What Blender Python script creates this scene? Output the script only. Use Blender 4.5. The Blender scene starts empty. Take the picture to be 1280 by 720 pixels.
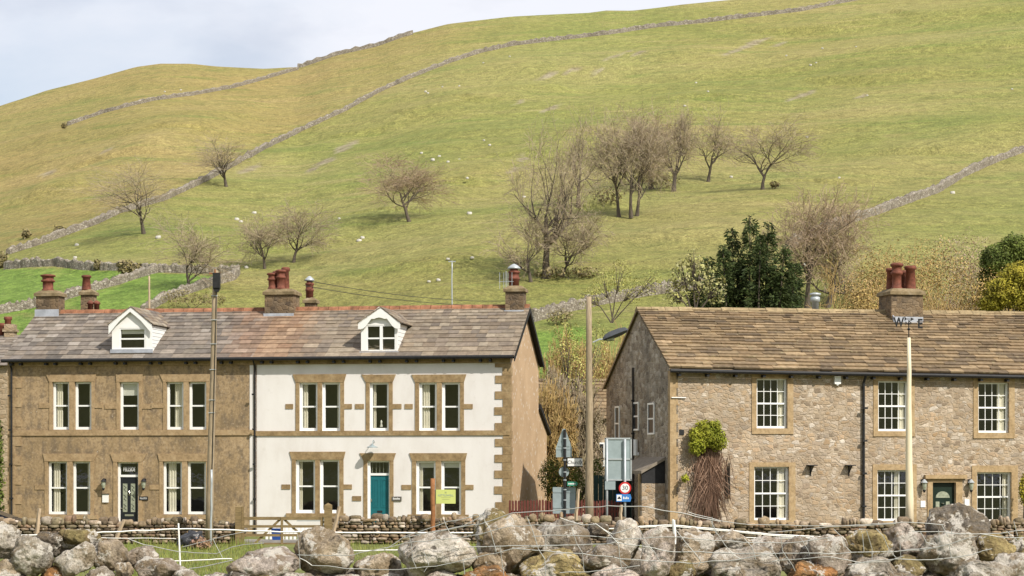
import bpy, bmesh, math, random
import numpy as np
from mathutils import Vector, noise as mnoise
random.seed(7); rng = np.random.default_rng(7)
S = bpy.context.scene; C = S.collection
PI = math.pi
# ------------------------------------------------------------------ camera numbers
FP, HX, HY, EYE = 2700.0, 640.0, 580.0, 2.4     # focal length in 1280-wide pixels, principal column, horizon row, eye height
G = -0.62                                       # street level
def P(px, py, Y): return Vector(((px-HX)/FP*Y, Y, EYE+(HY-py)/FP*Y))
def nz(x, y=0.0, z=0.0): return mnoise.noise(Vector((x, y, z)))
def lerp(a, b, t): return a+(b-a)*t
def sstep(a, b, x):
    t = min(1, max(0, (x-a)/(b-a))); return t*t*(3-2*t)

# ------------------------------------------------------------------ mesh builder
class MB:
    def __init__(s): s.v = []; s.f = []; s.m = []; s.c = []; s.col = (1, 1, 1)
    def vert(s, p): s.v.append((p[0], p[1], p[2])); s.c.append(s.col); return len(s.v)-1
    def face(s, pts, m=0):
        s.f.append([s.vert(p) for p in pts]); s.m.append(m)
    def box(s, x0, x1, y0, y1, z0, z1, m=0):
        x0, x1 = min(x0, x1), max(x0, x1); y0, y1 = min(y0, y1), max(y0, y1); z0, z1 = min(z0, z1), max(z0, z1)
        b = [s.vert(p) for p in ((x0,y0,z0),(x1,y0,z0),(x1,y1,z0),(x0,y1,z0),(x0,y0,z1),(x1,y0,z1),(x1,y1,z1),(x0,y1,z1))]
        for q in ((0,3,2,1),(4,5,6,7),(0,1,5,4),(1,2,6,5),(2,3,7,6),(3,0,4,7)):
            s.f.append([b[i] for i in q]); s.m.append(m)
    def tube(s, pts, rad, n=6, m=0, caps=True):
        pts = [Vector(p) for p in pts]
        if not hasattr(rad, '__len__'): rad = [rad]*len(pts)
        rings = []
        for i, p in enumerate(pts):
            d = (pts[min(i+1, len(pts)-1)]-pts[max(i-1, 0)])
            if d.length < 1e-9: d = Vector((0, 0, 1))
            d.normalize()
            a = Vector((0, 0, 1)) if abs(d.z) < .9 else Vector((1, 0, 0))
            u = d.cross(a).normalized(); w = d.cross(u)
            rings.append([s.vert(p+(u*math.cos(2*PI*k/n)+w*math.sin(2*PI*k/n))*rad[i]) for k in range(n)])
        for a, b in zip(rings, rings[1:]):
            for k in range(n):
                s.f.append([a[k], a[(k+1) % n], b[(k+1) % n], b[k]]); s.m.append(m)
        if caps:
            s.f.append(rings[0][::-1]); s.m.append(m); s.f.append(rings[-1]); s.m.append(m)
    def lathe(s, prof, c=(0, 0, 0), n=14, m=0):
        s.tube([(c[0], c[1], c[2]+z) for r, z in prof], [r for r, z in prof], n, m) if False else None
        rings = [[s.vert((c[0]+r*math.cos(2*PI*k/n), c[1]+r*math.sin(2*PI*k/n), c[2]+z)) for k in range(n)] for r, z in prof]
        for a, b in zip(rings, rings[1:]):
            for k in range(n):
                s.f.append([a[k], a[(k+1) % n], b[(k+1) % n], b[k]]); s.m.append(m)
        s.f.append(rings[0][::-1]); s.m.append(m); s.f.append(rings[-1]); s.m.append(m)
    def prism(s, poly, y0, y1, m=0, plane='xz'):
        """closed polygon extruded; plane xz -> along y, yz -> along x"""
        def q(a, b, t): return (a, t, b) if plane == 'xz' else (t, a, b)
        n = len(poly)
        A = [s.vert(q(a, b, y0)) for a, b in poly]; B = [s.vert(q(a, b, y1)) for a, b in poly]
        s.f.append(A); s.m.append(m); s.f.append(B[::-1]); s.m.append(m)
        for k in range(n):
            s.f.append([A[(k+1) % n], A[k], B[k], B[(k+1) % n]]); s.m.append(m)
    def build(s, name, mats, parent=None, smooth=False, fixn=True):
        me = bpy.data.meshes.new(name); me.from_pydata(s.v, [], s.f)
        if not isinstance(mats, (list, tuple)): mats = [mats]
        for x in mats: me.materials.append(x)
        if len(mats) > 1: me.polygons.foreach_set('material_index', s.m)
        at = me.attributes.new('Col', 'FLOAT_COLOR', 'POINT')
        at.data.foreach_set('color', np.array([(c[0], c[1], c[2], 1) for c in s.c], dtype=np.float32).ravel())
        if fixn:
            bm = bmesh.new(); bm.from_mesh(me); bmesh.ops.recalc_face_normals(bm, faces=bm.faces); bm.to_mesh(me); bm.free()
        if smooth: me.polygons.foreach_set('use_smooth', [True]*len(me.polygons))
        me.update()
        o = bpy.data.objects.new(name, me); C.objects.link(o)
        if parent: o.parent = parent
        return o
def thing(name, label, cat, loc=(0, 0, 0), rz=0.0, group=None):
    o = bpy.data.objects.new(name, None); C.objects.link(o); o.empty_display_size = .2
    o.location = loc; o.rotation_euler = (0, 0, rz); o['label'] = label; o['category'] = cat; o['kind'] = 'thing'
    if group: o['group'] = group
    return o
def tag(o, label, cat, group=None):
    o['label'] = label; o['category'] = cat
    if group: o['group'] = group
    return o
def text(body, size, mat, parent, loc, rot=(PI/2, 0, 0), name='lettering', ext=.004, sx=1.0, bold=0.0):
    cu = bpy.data.curves.new(name, 'FONT'); cu.body = body; cu.size = size; cu.align_x = 'CENTER'; cu.align_y = 'CENTER'; cu.extrude = ext; cu.offset = size*bold
    cu.materials.append(mat); t_ = bpy.data.objects.new('tmp', cu); C.objects.link(t_); dg = bpy.context.evaluated_depsgraph_get(); me = bpy.data.meshes.new_from_object(t_.evaluated_get(dg)); me.name = name
    bpy.data.objects.remove(t_); bpy.data.curves.remove(cu); o = bpy.data.objects.new(name, me); C.objects.link(o); o.parent = parent
    o.location = loc; o.rotation_euler = rot; o.scale = (sx, 1, 1); return o

# ------------------------------------------------------------------ materials
class NT:
    def __init__(s, name):
        s.mat = bpy.data.materials.new(name); s.mat.use_nodes = True; s.t = s.mat.node_tree; s.t.nodes.clear()
        s.out = s.n('ShaderNodeOutputMaterial'); s.b = s.n('ShaderNodeBsdfPrincipled'); s.l(s.b.outputs[0], s.out.inputs[0])
        s.b.inputs['Specular IOR Level'].default_value = .25
    def n(s, t, **k):
        x = s.t.nodes.new(t)
        for a, v in k.items(): setattr(x, a, v)
        return x
    def l(s, a, b): s.t.links.new(a, b)
    def co(s, scale=(1, 1, 1), rot=(0, 0, 0)):
        c = s.n('ShaderNodeTexCoord'); m = s.n('ShaderNodeMapping'); m.inputs['Scale'].default_value = scale; m.inputs['Rotation'].default_value = rot
        s.l(c.outputs['Object'], m.inputs[0]); return m.outputs[0]
    def noise(s, vec, scale, detail=4, rough=.55, dist=0):
        x = s.n('ShaderNodeTexNoise'); x.inputs['Scale'].default_value = scale; x.inputs['Detail'].default_value = detail
        x.inputs['Roughness'].default_value = rough; x.inputs['Distortion'].default_value = dist
        if vec is not None: s.l(vec, x.inputs['Vector'])
        return x.outputs['Fac']
    def vor(s, vec, scale, feature='F1', rnd=1.0):
        x = s.n('ShaderNodeTexVoronoi', feature=feature); x.inputs['Scale'].default_value = scale; x.inputs['Randomness'].default_value = rnd
        s.l(vec, x.inputs['Vector']); return x
    def ramp(s, fac, stops):
        r = s.n('ShaderNodeValToRGB'); e = r.color_ramp.elements
        while len(e) < len(stops): e.new(.5)
        for q, (p, c) in zip(e, stops):
            q.position = p; q.color = (c, c, c, 1) if not hasattr(c, '__len__') else (*c, 1)
        s.l(fac, r.inputs[0]); return r.outputs[0]
    def mix(s, fac, a, b, mode='MIX'):
        m = s.n('ShaderNodeMix', data_type='RGBA', blend_type=mode)
        for k, v in ((0, fac), (6, a), (7, b)):
            if hasattr(v, 'is_linked'): s.l(v, m.inputs[k])
            elif k == 0: m.inputs[0].default_value = v
            else: m.inputs[k].default_value = (*v, 1)
        return m.outputs[2]
    def math(s, op, a, b=0.0):
        m = s.n('ShaderNodeMath', operation=op)
        for k, v in ((0, a), (1, b)):
            if hasattr(v, 'is_linked'): s.l(v, m.inputs[k])
            else: m.inputs[k].default_value = v
        return m.outputs[0]
    def attr(s, name='Col', out='Color'):
        a = s.n('ShaderNodeAttribute'); a.attribute_name = name; return a.outputs[out]
    def fin(s, col, rough=.8, bump=None, bs=.5, bd=.02, metal=0.0):
        if hasattr(col, 'is_linked'): s.l(col, s.b.inputs['Base Color'])
        else: s.b.inputs['Base Color'].default_value = (*col, 1)
        s.b.inputs['Roughness'].default_value = rough; s.b.inputs['Metallic'].default_value = metal
        if bump is not None:
            b = s.n('ShaderNodeBump'); b.inputs['Strength'].default_value = bs; b.inputs['Distance'].default_value = bd
            s.l(bump, b.inputs['Height']); s.l(b.outputs[0], s.b.inputs['Normal'])
        return s.mat
def simple(name, c, rough=.6, var=.25, sc=6, bump=.2, metal=0.0, bd=.01, stretch=(1, 1, 1)):
    t = NT(name); v = t.co(stretch); f = t.noise(v, sc, 6, .6)
    lo = tuple(x*(1-var) for x in c); hi = tuple(min(.95, x*(1+var)) for x in c)
    return t.fin(t.ramp(f, [(.3, lo), (.7, hi)]), rough, f, bump, bd, metal)
def attr_mat(name, lo, hi, sc, rough=.85, lich=None, bd=.02, bs=.5):
    """per-piece colour (attribute) times a noise"""
    t = NT(name); v = t.co(); f = t.noise(v, sc, 6, .6)
    c = t.mix(1.0, t.attr(), t.ramp(f, [(.3, lo), (.7, hi)]), 'MULTIPLY')
    if lich:
        g = t.noise(v, lich[1], 5, .65); c = t.mix(t.ramp(g, [(lich[2], 0), (lich[2]+.06, lich[3])]), c, lich[0])
    return t.fin(c, rough, f, bs, bd)
M = {}
M['white'] = simple('white_paint', (.8, .79, .76), .45, .04, 3, .03)
M['upvc'] = simple('white_window_frame', (.82, .82, .8), .35, .02, 3, .02)
M['black'] = simple('black_iron', (.02, .02, .021), .6, .3, 8, .1)
M['steel'] = simple('galvanised_steel', (.42, .45, .46), .45, .12, 6, .05, .3)
M['signback'] = simple('grey_sign_back', (.3, .36, .37), .5, .1, 4, .05, .2)
M['signwhite'] = simple('sign_white', (.78, .78, .76), .5, .05, 3, .03)
M['signred'] = simple('sign_red', (.5, .03, .03), .5, .08, 3, .03)
M['signblue'] = simple('sign_blue', (.05, .2, .52), .5, .08, 3, .03)
M['signgreen'] = simple('sign_green', (.05, .24, .16), .5, .08, 3, .03)
M['agent'] = simple('pale_yellow_board', (.5, .55, .18), .5, .06, 3, .03)
M['lead'] = simple('lead_flashing', (.36, .38, .42), .55, .2, 4, .1)
M['pot'] = simple('terracotta', (.16, .055, .034), .75, .45, 7, .2)
M['ridge'] = simple('orange_ridge_tile', (.24, .11, .06), .85, .65, 2.6, .4)
M['timber'] = simple('weathered_timber', (.3, .235, .155), .85, .35, 5, .4, 0, .01, (6, 6, .6))
M['gatewood'] = simple('gate_timber', (.2, .145, .07), .85, .35, 5, .4, 0, .01, (1, 6, 6))
M['palewood'] = simple('pale_stake_timber', (.42, .32, .22), .85, .25, 5, .4, 0, .01, (8, 8, 1))
M['rust'] = simple('rusty_steel', (.27, .12, .05), .85, .3, 9, .3)
M['redfence'] = simple('red_brown_fence_paint', (.12, .035, .025), .7, .25, 5, .2)
M['teal'] = simple('teal_door_paint', (.015, .13, .15), .4, .1, 4, .05)
M['charcoal'] = simple('charcoal_door_paint', (.018, .02, .024), .35, .15, 4, .05)
M['greendoor'] = simple('dark_green_door_paint', (.014, .025, .018), .35, .15, 4, .05)
M['leaded'] = simple('pale_door_glass', (.3, .32, .24), .25, .3, 14, .05)
M['chrome'] = simple('bright_metal', (.7, .7, .68), .25, .03, 3, .02, .9)
M['curtain'] = simple('cream_curtain', (.74, .68, .55), .9, .08, 4, .1)
M['blind'] = simple('pale_blind', (.66, .64, .56), .9, .05, 4, .1)
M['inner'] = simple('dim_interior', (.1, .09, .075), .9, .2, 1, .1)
M['bag'] = simple('black_plastic', (.035, .036, .04), .25, .3, 9, .6, 0, .03)
M['carpaint'] = simple('dark_blue_car_paint', (.012, .016, .025), .25, .1, 3, .02)
M['tyre'] = simple('tyre_rubber', (.02, .02, .02), .8, .2, 6, .1)
M['wire'] = simple('galvanised_wire', (.4, .4, .38), .5, .1, 8, .05, .4)
M['tape'] = simple('white_fence_tape', (.85, .84, .8), .6, .06, 8, .05)
M['flagpole'] = simple('cream_pole_paint', (.72, .62, .44), .5, .12, 3, .05, 0, .01, (3, 3, .5))
M['bluepl'] = simple('blue_plastic', (.02, .06, .22), .4, .1, 4, .05)
M['greenpl'] = simple('dark_green_panel', (.012, .035, .028), .5, .15, 4, .05)
M['asphalt'] = simple('asphalt', (.055, .054, .052), .9, .25, 30, .4)
M['paving'] = simple('paving', (.28, .26, .23), .9, .2, 4, .3)
# stone dressings
def dress(name, a, b, c):
    t = NT(name); v = t.co(); f = t.noise(v, 2.2, 8, .62); g = t.noise(v, 11, 5, .6)
    col = t.ramp(f, [(.28, a), (.5, b), (.72, c)]); col = t.mix(t.ramp(g, [(.3, .55), (.55, 0)]), col, tuple(x*.45 for x in b))
    return t.fin(col, .9, g, .5, .012)
M['dress_white'] = dress('brown_sandstone', (.19, .13, .065), (.31, .215, .11), (.4, .3, .17))
M['dress_tan'] = dress('tan_sandstone', (.26, .18, .095), (.37, .26, .145), (.43, .32, .19))
M['dress_right'] = dress('buff_sandstone', (.29, .2, .1), (.4, .285, .155), (.46, .35, .21))
# tan render
def tan_render():
    t = NT('stained_tan_render'); v = t.co(); vs = t.co((1.0, 1, .6))
    big = t.noise(vs, .8, 6, .6, .6); fine = t.noise(v, 9, 6, .65); blot = t.noise(vs, 2.6, 7, .68)
    c = t.ramp(big, [(.3, (.22, .16, .09)), (.5, (.33, .235, .13)), (.7, (.4, .29, .17))])
    c = t.mix(t.ramp(blot, [(.47, 0), (.62, .8)]), c, (.15, .115, .08))
    c = t.mix(t.ramp(fine, [(.35, .7), (.5, 0)]), c, (.16, .115, .07))
    c = t.mix(t.ramp(fine, [(.55, 0), (.66, .5)]), c, (.47, .37, .25))
    sp = t.vor(v, 5.5); w = t.noise(v, 1.1, 3)
    m = t.math('MULTIPLY', t.ramp(sp.outputs['Distance'], [(.06, 1), (.13, 0)]), t.ramp(w, [(.5, 0), (.62, 1)]))
    c = t.mix(m, c, (.55, .5, .42))
    return t.fin(c, .92, fine, .45, .012)
M['tan'] = tan_render()
def white_render():
    t = NT('white_painted_render'); v = t.co((1, 1, .5)); f = t.noise(v, .9, 8, .65); g = t.noise(t.co(), 16, 4)
    st = t.noise(t.co((1.6, 3, .3)), 1.3, 6, .6)
    c = t.ramp(f, [(.25, (.62, .58, .54)), (.5, (.71, .68, .65)), (.75, (.745, .72, .695))])
    c = t.mix(t.ramp(st, [(.5, 0), (.75, .14)]), c, (.48, .44, .38)); c = t.mix(t.ramp(t.noise(t.co(), 3.5, 7, .7), [(.58, 0), (.72, .35)]), c, (.5, .47, .41))
    return t.fin(c, .8, g, .25, .008)
M['whiterender'] = white_render()
def pebble():
    t = NT('pebbledash_gable'); v = t.co(); f = t.noise(v, .8, 6, .6); g = t.noise(v, 20, 4, .7); sp = t.vor(v, 3.4)
    c = t.ramp(f, [(.3, (.4, .275, .16)), (.7, (.52, .37, .23))])
    c = t.mix(t.ramp(g, [(.3, .4), (.5, 0)]), c, (.24, .16, .09))
    m = t.math('MULTIPLY', t.ramp(sp.outputs['Distance'], [(.2, 1), (.27, 0)]), t.ramp(t.noise(v, 2.5, 2), [(.4, 0), (.5, .9)]))
    c = t.mix(m, c, (.6, .54, .45))
    return t.fin(c, .93, g, .6, .015)
M['pebble'] = pebble()
def rubble(name, cols, mortar, sx=2.3, sz=4.6, warp=.35, dirt=None, mort=.055):
    t = NT(name); v0 = t.co()
    nn = t.n('ShaderNodeTexNoise'); nn.inputs['Scale'].default_value = 1.6; nn.inputs['Detail'].default_value = 3; t.l(v0, nn.inputs['Vector'])
    vm = t.n('ShaderNodeVectorMath', operation='MULTIPLY_ADD'); vm.inputs[1].default_value = (warp, warp, warp*.6); t.l(nn.outputs['Color'], vm.inputs[0]); t.l(v0, vm.inputs[2])
    mp = t.n('ShaderNodeMapping'); mp.inputs['Scale'].default_value = (sx, sx, sz); t.l(vm.outputs[0], mp.inputs[0])
    a = t.vor(mp.outputs[0], 1.0, 'F1', .85); a.distance = 'CHEBYCHEV'; f2 = t.vor(mp.outputs[0], 1.0, 'F2', .85); f2.distance = 'CHEBYCHEV'; ed = t.math('SUBTRACT', f2.outputs['Distance'], a.outputs['Distance'])
    sep = t.n('ShaderNodeSeparateColor'); t.l(a.outputs['Color'], sep.inputs[0])
    n = len(cols); c = t.ramp(sep.outputs[0], [(i/(n-1), x) for i, x in enumerate(cols)])
    f = t.noise(v0, 14, 5, .65); big = t.noise(v0, .7, 4, .6)
    c = t.mix(.8, c, t.ramp(f, [(.25, .55), (.7, 1.25)]), 'MULTIPLY')
    edge = t.ramp(ed, [(mort*.3, 1), (mort*2.4, 0)])
    c = t.mix(t.math('MULTIPLY', edge, .85), c, mortar)
    c = t.mix(.7, c, t.ramp(big, [(.3, .72), (.65, 1.1)]), 'MULTIPLY')
    if dirt: c = t.mix(t.ramp(t.noise(v0, .55, 6, .65), [(.45, 0), (.7, .7)]), c, dirt)
    h = t.math('ADD', t.ramp(ed, [(0, 0), (.2, 1)]), t.math('MULTIPLY', f, .5))
    return t.fin(c, .92, h, .65, .03)
M['rubble'] = rubble('buff_rubble_stone', [(.24, .17, .105), (.46, .36, .25), (.36, .24, .13), (.6, .52, .42), (.3, .225, .155), (.54, .45, .35), (.4, .3, .19), (.5, .36, .23), (.22, .17, .12), (.64, .57, .48)], (.41, .33, .235), 3.9, 6.3, .45, (.29, .225, .155), .08)
M['rubble_shaded'] = rubble('shaded_rubble_stone', [(.15, .12, .09), (.4, .34, .27), (.25, .205, .15), (.52, .46, .38), (.3, .24, .17), (.2, .16, .12)], (.36, .31, .24), 3.2, 5.0, .42, (.1, .09, .075))  # darker copy of the rubble for the gable, its shade put into the colour
M['chimney'] = rubble('sooty_chimney_stone', [(.11, .075, .045), (.24, .165, .095), (.17, .115, .065), (.29, .21, .13), (.09, .065, .045)], (.2, .145, .09), 4.2, 6.0, .15, (.06, .05, .04))
M['chimcap'] = dress('mossy_chimney_cap', (.1, .08, .04), (.24, .18, .1), (.33, .27, .18))
M['barn'] = rubble('pale_barn_stone', [(.3, .22, .13), (.42, .33, .22), (.35, .26, .16), (.45, .36, .25)], (.3, .24, .16))
M['slate'] = attr_mat('stone_slate', (.72, .7, .68), (1.2, 1.18, 1.15), 5, .75, ((.4, .36, .28), 7, .66, .55), .01)
M['flag'] = attr_mat('thick_stone_slate', (.68, .66, .62), (1.25, 1.2, 1.12), 6, .9, ((.32, .27, .15), 5, .6, .6), .02)
M['drystone'] = attr_mat('dry_stone', (.55, .53, .5), (1.35, 1.3, 1.25), 9, .92, ((.55, .53, .47), 6, .64, .7), .03, .7)
M['fieldwall'] = rubble('limestone_field_wall', [(.21, .18, .14), (.33, .295, .235), (.26, .225, .17), (.42, .385, .32), (.17, .145, .11)], (.12, .1, .075), 2.6, 4.2, .3, None, .1)
def glass():
    t = NT('window_glass'); t.t.nodes.remove(t.b)
    tr = t.n('ShaderNodeBsdfTransparent'); tr.inputs[0].default_value = (.9, .92, .91, 1)
    gl = t.n('ShaderNodeBsdfGlossy'); gl.inputs['Roughness'].default_value = .03
    b = t.n('ShaderNodeBump'); b.inputs['Strength'].default_value = .08; b.inputs['Distance'].default_value = .02
    t.l(t.noise(t.co(), 3, 1), b.inputs['Height']); t.l(b.outputs[0], gl.inputs['Normal'])
    lw = t.n('ShaderNodeLayerWeight'); lw.inputs[0].default_value = .5; sch = t.math('ADD', t.math('MULTIPLY', t.math('POWER', lw.outputs['Facing'], 5.0), .94), .045)
    mx = t.n('ShaderNodeMixShader'); t.l(t.math('MULTIPLY', sch, 2.0), mx.inputs[0]); t.l(tr.outputs[0], mx.inputs[1]); t.l(gl.outputs[0], mx.inputs[2])
    t.l(mx.outputs[0], t.out.inputs[0]); return t.mat
M['glass'] = glass()
def boulder_mat():
    t = NT('weathered_boulder'); v = t.co(); oi = t.n('ShaderNodeObjectInfo')
    off = t.n('ShaderNodeVectorMath', operation='ADD'); t.l(v, off.inputs[0])
    sc = t.n('ShaderNodeVectorMath', operation='SCALE'); sc.inputs[0].default_value = (37, 91, 53); t.l(oi.outputs['Random'], sc.inputs['Scale']); t.l(sc.outputs[0], off.inputs[1])
    v = off.outputs[0]
    big = t.noise(v, 4.5, 6, .62, .5); fine = t.noise(v, 34, 8, .75); med = t.noise(v, 9, 6, .65, .3)
    c = t.mix(1.0, oi.outputs['Color'], t.ramp(big, [(.3, .45), (.5, 1.0), (.7, 1.35)]), 'MULTIPLY')
    c = t.mix(.9, c, t.ramp(fine, [(.3, .35), (.6, 1.25)]), 'MULTIPLY')
    c = t.mix(t.ramp(t.noise(v, 6.3, 6, .6, .8), [(.46, 0), (.62, .7)]), c, (.22, .155, .08))            # ochre film
    c = t.mix(t.ramp(t.noise(v, 5.2, 7, .7, .2), [(.535, 0), (.56, .95)]), c, (.66, .61, .53))          # pale lichen
    c = t.mix(t.ramp(med, [(.34, .9), (.41, 0)]), c, (.075, .06, .045))                                   # dark pits
    pit = t.vor(v, 17)
    h = t.math('ADD', t.math('MULTIPLY', fine, .7), t.math('MULTIPLY', med, 1.0))
    h = t.math('ADD', h, t.math('MULTIPLY', t.ramp(pit.outputs['Distance'], [(.05, 0), (.3, 1)]), .15))
    return t.fin(c, .93, h, 1.0, .06)
M['boulder'] = boulder_mat()
def hill_mat():
    t = NT('hill_grass'); c0 = t.n('ShaderNodeTexCoord'); pos = c0.outputs['Object']
    def mp(s):
        m = t.n('ShaderNodeMapping'); m.inputs['Scale'].default_value = s; t.l(pos, m.inputs[0]); return m.outputs[0]
    big = t.noise(mp((.012, .012, .04)), 1, 6, .6, .4); streak = t.noise(mp((.03, .03, .55)), 1, 6, .65, .3)
    tuss = t.noise(mp((.5, .5, .5)), 1, 7, .75); fine = t.noise(mp((2.2, 2.2, 2.2)), 1, 5, .7)
    dry = t.attr('dry', 'Fac'); fld = t.attr('field', 'Fac'); scar = t.attr('scar', 'Fac')
    green = t.ramp(big, [(.3, (.18, .212, .05)), (.48, (.235, .243, .066)), (.68, (.29, .268, .093))])
    straw = t.ramp(big, [(.3, (.245, .2, .065)), (.5, (.31, .235, .085)), (.7, (.355, .265, .11))])
    c = t.mix(t.math('MULTIPLY', t.math('ADD', dry, t.math('MULTIPLY', t.math('SUBTRACT', streak, .5), .9)), 1.0), green, straw)
    c = t.mix(t.ramp(streak, [(.6, 0), (.78, .6)]), c, (.42, .35, .17))
    c = t.mix(t.ramp(streak, [(.25, .75), (.45, 0)]), c, (.14, .19, .04))
    c = t.mix(fld, c, t.ramp(tuss, [(.3, (.12, .21, .03)), (.7, (.2, .28, .055))]))
    c = t.mix(.85, c, t.ramp(tuss, [(.33, .66), (.5, 1.04), (.66, 1.4)]), 'MULTIPLY')
    c = t.mix(1.0, c, t.ramp(fine, [(.32, .68), (.5, 1.06), (.68, 1.45)]), 'MULTIPLY')
    mid = t.noise(mp((.09, .09, .25)), 1, 5, .65); c = t.mix(t.ramp(mid, [(.56, 0), (.66, .32)]), c, (.15, .18, .045)); c = t.mix(t.ramp(mid, [(.32, .4), (.42, 0)]), c, (.36, .3, .12))
    c = t.mix(scar, c, t.ramp(tuss, [(.35, (.2, .15, .09)), (.6, (.42, .36, .26))]))
    h = t.math('ADD', tuss, t.math('MULTIPLY', fine, .35))
    return t.fin(c, .95, h, 1.0, 1.0)
M['hill'] = hill_mat()
def grass_mat():
    t = NT('meadow_grass'); v = t.co(); f = t.noise(v, .5, 5, .6); g = t.noise(v, 6, 5, .7)
    c = t.ramp(f, [(.3, (.13, .15, .04)), (.7, (.2, .2, .065))]); c = t.mix(.8, c, t.ramp(g, [(.25, .55), (.75, 1.3)]), 'MULTIPLY')
    return t.fin(c, .95, g, .7, .06)
M['grass'] = grass_mat()
def leaf_mat(name, a, b):
    t = NT(name); f = t.noise(t.co(), 1.3, 4, .6); c = t.mix(1.0, t.ramp(f, [(.3, a), (.7, b)]), t.attr(), 'MULTIPLY')
    t.b.inputs['Subsurface Weight'].default_value = 0
    return t.fin(c, .7)
M['blade'] = leaf_mat('grass_blades', (.15, .19, .045), (.24, .26, .085))
M['bark'] = simple('grey_bark', (.105, .086, .066), .95, .35, 3, .5, 0, .05, (3, 3, .8))
M['twig'] = leaf_mat('fine_twigs', (.27, .22, .145), (.37, .305, .2))
M['twigred'] = leaf_mat('reddish_twigs', (.29, .22, .145), (.39, .3, .2))
M['twiggold'] = leaf_mat('golden_twigs', (.32, .225, .09), (.42, .3, .12))
M['conifer'] = leaf_mat('dark_conifer_foliage', (.024, .042, .012), (.065, .09, .024))
M['gorse'] = leaf_mat('yellow_green_foliage', (.2, .19, .02), (.38, .32, .04))
M['climberleaf'] = leaf_mat('climber_leaves', (.17, .2, .018), (.36, .36, .04))
M['green'] = leaf_mat('mid_green_foliage', (.07, .1, .02), (.13, .16, .03))
M['varieg'] = leaf_mat('cream_edged_leaves', (.2, .2, .07), (.42, .4, .2))
M['olive'] = leaf_mat('olive_scrub', (.17, .14, .07), (.26, .22, .11))
M['budding'] = leaf_mat('budding_leaves', (.3, .3, .08), (.42, .4, .14))
M['deadvine'] = leaf_mat('dry_red_brown_stems', (.2, .12, .08), (.36, .24, .17))

# ------------------------------------------------------------------ terrain
SKY = [(-900, 300), (-300, 215), (0, 133), (60, 113), (130, 95), (170, 84), (200, 79.5), (240, 79), (270, 82), (330, 85), (375, 83), (420, 68), (470, 56), (500, 45.5), (560, 30), (640, 21),
       (735, 15.5), (758, 12), (790, 12), (850, 5), (960, -4), (1280, -40), (1700, -80), (2400, -90)]
SX = [a for a, b in SKY]; SYY = [b for a, b in SKY]
R0, Y0 = 650.0, 112.0
def near_ground(x, y):
    if y < 77: return lerp(.78, -.42, sstep(22, 56, y)) + .03*nz(x*.3, y*.3)
    return lerp(-.42, G-.03, sstep(77, 78, y))
def T(x, y):
    if y <= Y0: return near_ground(x, y)
    px = HX+FP*x/y
    zr = EYE+(HY-float(np.interp(px, SX, SYY)))/FP*R0
    t = (y-Y0)/(R0-Y0)
    if t <= 1: z = G-.03+(zr-G)*t**1.35
    else: z = zr-(zr-G)*(.25*(t-1)+1.1*(t-1)**2)
    k = sstep(0, .12, t)*(1-.82*sstep(.75, 1.0, t))
    z += k*(2.6*nz(x*.011+3, y*.009, .3)+1.5*nz(x*.028, y*.02+7, 1.3))
    z += k*(2.1*nz(x*.009, y*.002, z*.1)+.75*nz(x*.018, y*.006, z*.3+9)+.2*nz(x*.05, y*.03, z*.8))
    return z
BANKS = []
T0 = T
def T(x, y):
    z = T0(x, y)
    for P_, hgt, wid in BANKS:
        for (ax, ay), (bx, by) in zip(P_, P_[1:]):
            dx, dy = bx-ax, by-ay; t = ((x-ax)*dx+(y-ay)*dy)/(dx*dx+dy*dy)
            if t < -.15 or t > 1.15: continue
            tc_ = min(1, max(0, t)); ox, oy = x-ax-dx*tc_, y-ay-dy*tc_; d2 = ox*ox+oy*oy
            if d2 > (4*wid)**2: continue
            sgn = 1 if (dx*oy-dy*ox) > 0 else -1; d = math.sqrt(d2)*sgn/wid
            z += hgt*math.exp(-d*d*(1.0 if d < 0 else .25))*(1 if 0 <= t <= 1 else max(0, 1-d2**.5/wid*.4-abs(t-tc_)*6)); break
    return z
def hit(px, py):
    a = (px-HX)/FP; b = (HY-py)/FP; y = Y0+2; last = y
    while y < 700:
        if T(a*y, y) >= EYE+b*y:
            lo, hi = last, y
            for _ in range(18):
                m = (lo+hi)/2
                if T(a*m, m) >= EYE+b*m: hi = m
                else: lo = m
            return Vector((a*hi, hi, T(a*hi, hi)))
        last = y; y += 3
    y = 600; return Vector((a*y, y, T(a*y, y)))
def inpoly(x, y, poly):
    r = False; n = len(poly)
    for i in range(n):
        x1, y1 = poly[i]; x2, y2 = poly[(i+1) % n]
        if (y1 > y) != (y2 > y) and x < (x2-x1)*(y-y1)/(y2-y1)+x1: r = not r
    return r
BKS = [([(60, 243), (150, 205), (230, 168), (310, 133)], 1.6, 7), ([(330, 205), (430, 178), (500, 150), (570, 128), (700, 112)], 1.3, 6), ([(400, 310), (470, 275), (560, 240), (640, 205), (760, 170)], 1.5, 6), ([(560, 330), (680, 270), (760, 250)], 1.0, 5), ([(840, 70), (960, 50), (1100, 22), (1280, 12)], 1.2, 7), ([(740, 175), (860, 130), (1000, 110), (1160, 95)], 1.0, 6), ([(900, 300), (1010, 235), (1130, 200), (1280, 150)], 1.0, 6)]
BB = [([tuple(hit(a, b))[:2] for a, b in p], h, w_) for p, h, w_ in BKS]
BANKS.extend(BB)
FIELD = [[(-700, 336), (110, 336), (290, 346), (232, 368), (150, 400), (130, 470), (-700, 560)], [(640, 415), (735, 408), (745, 500), (600, 520)]]
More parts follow.
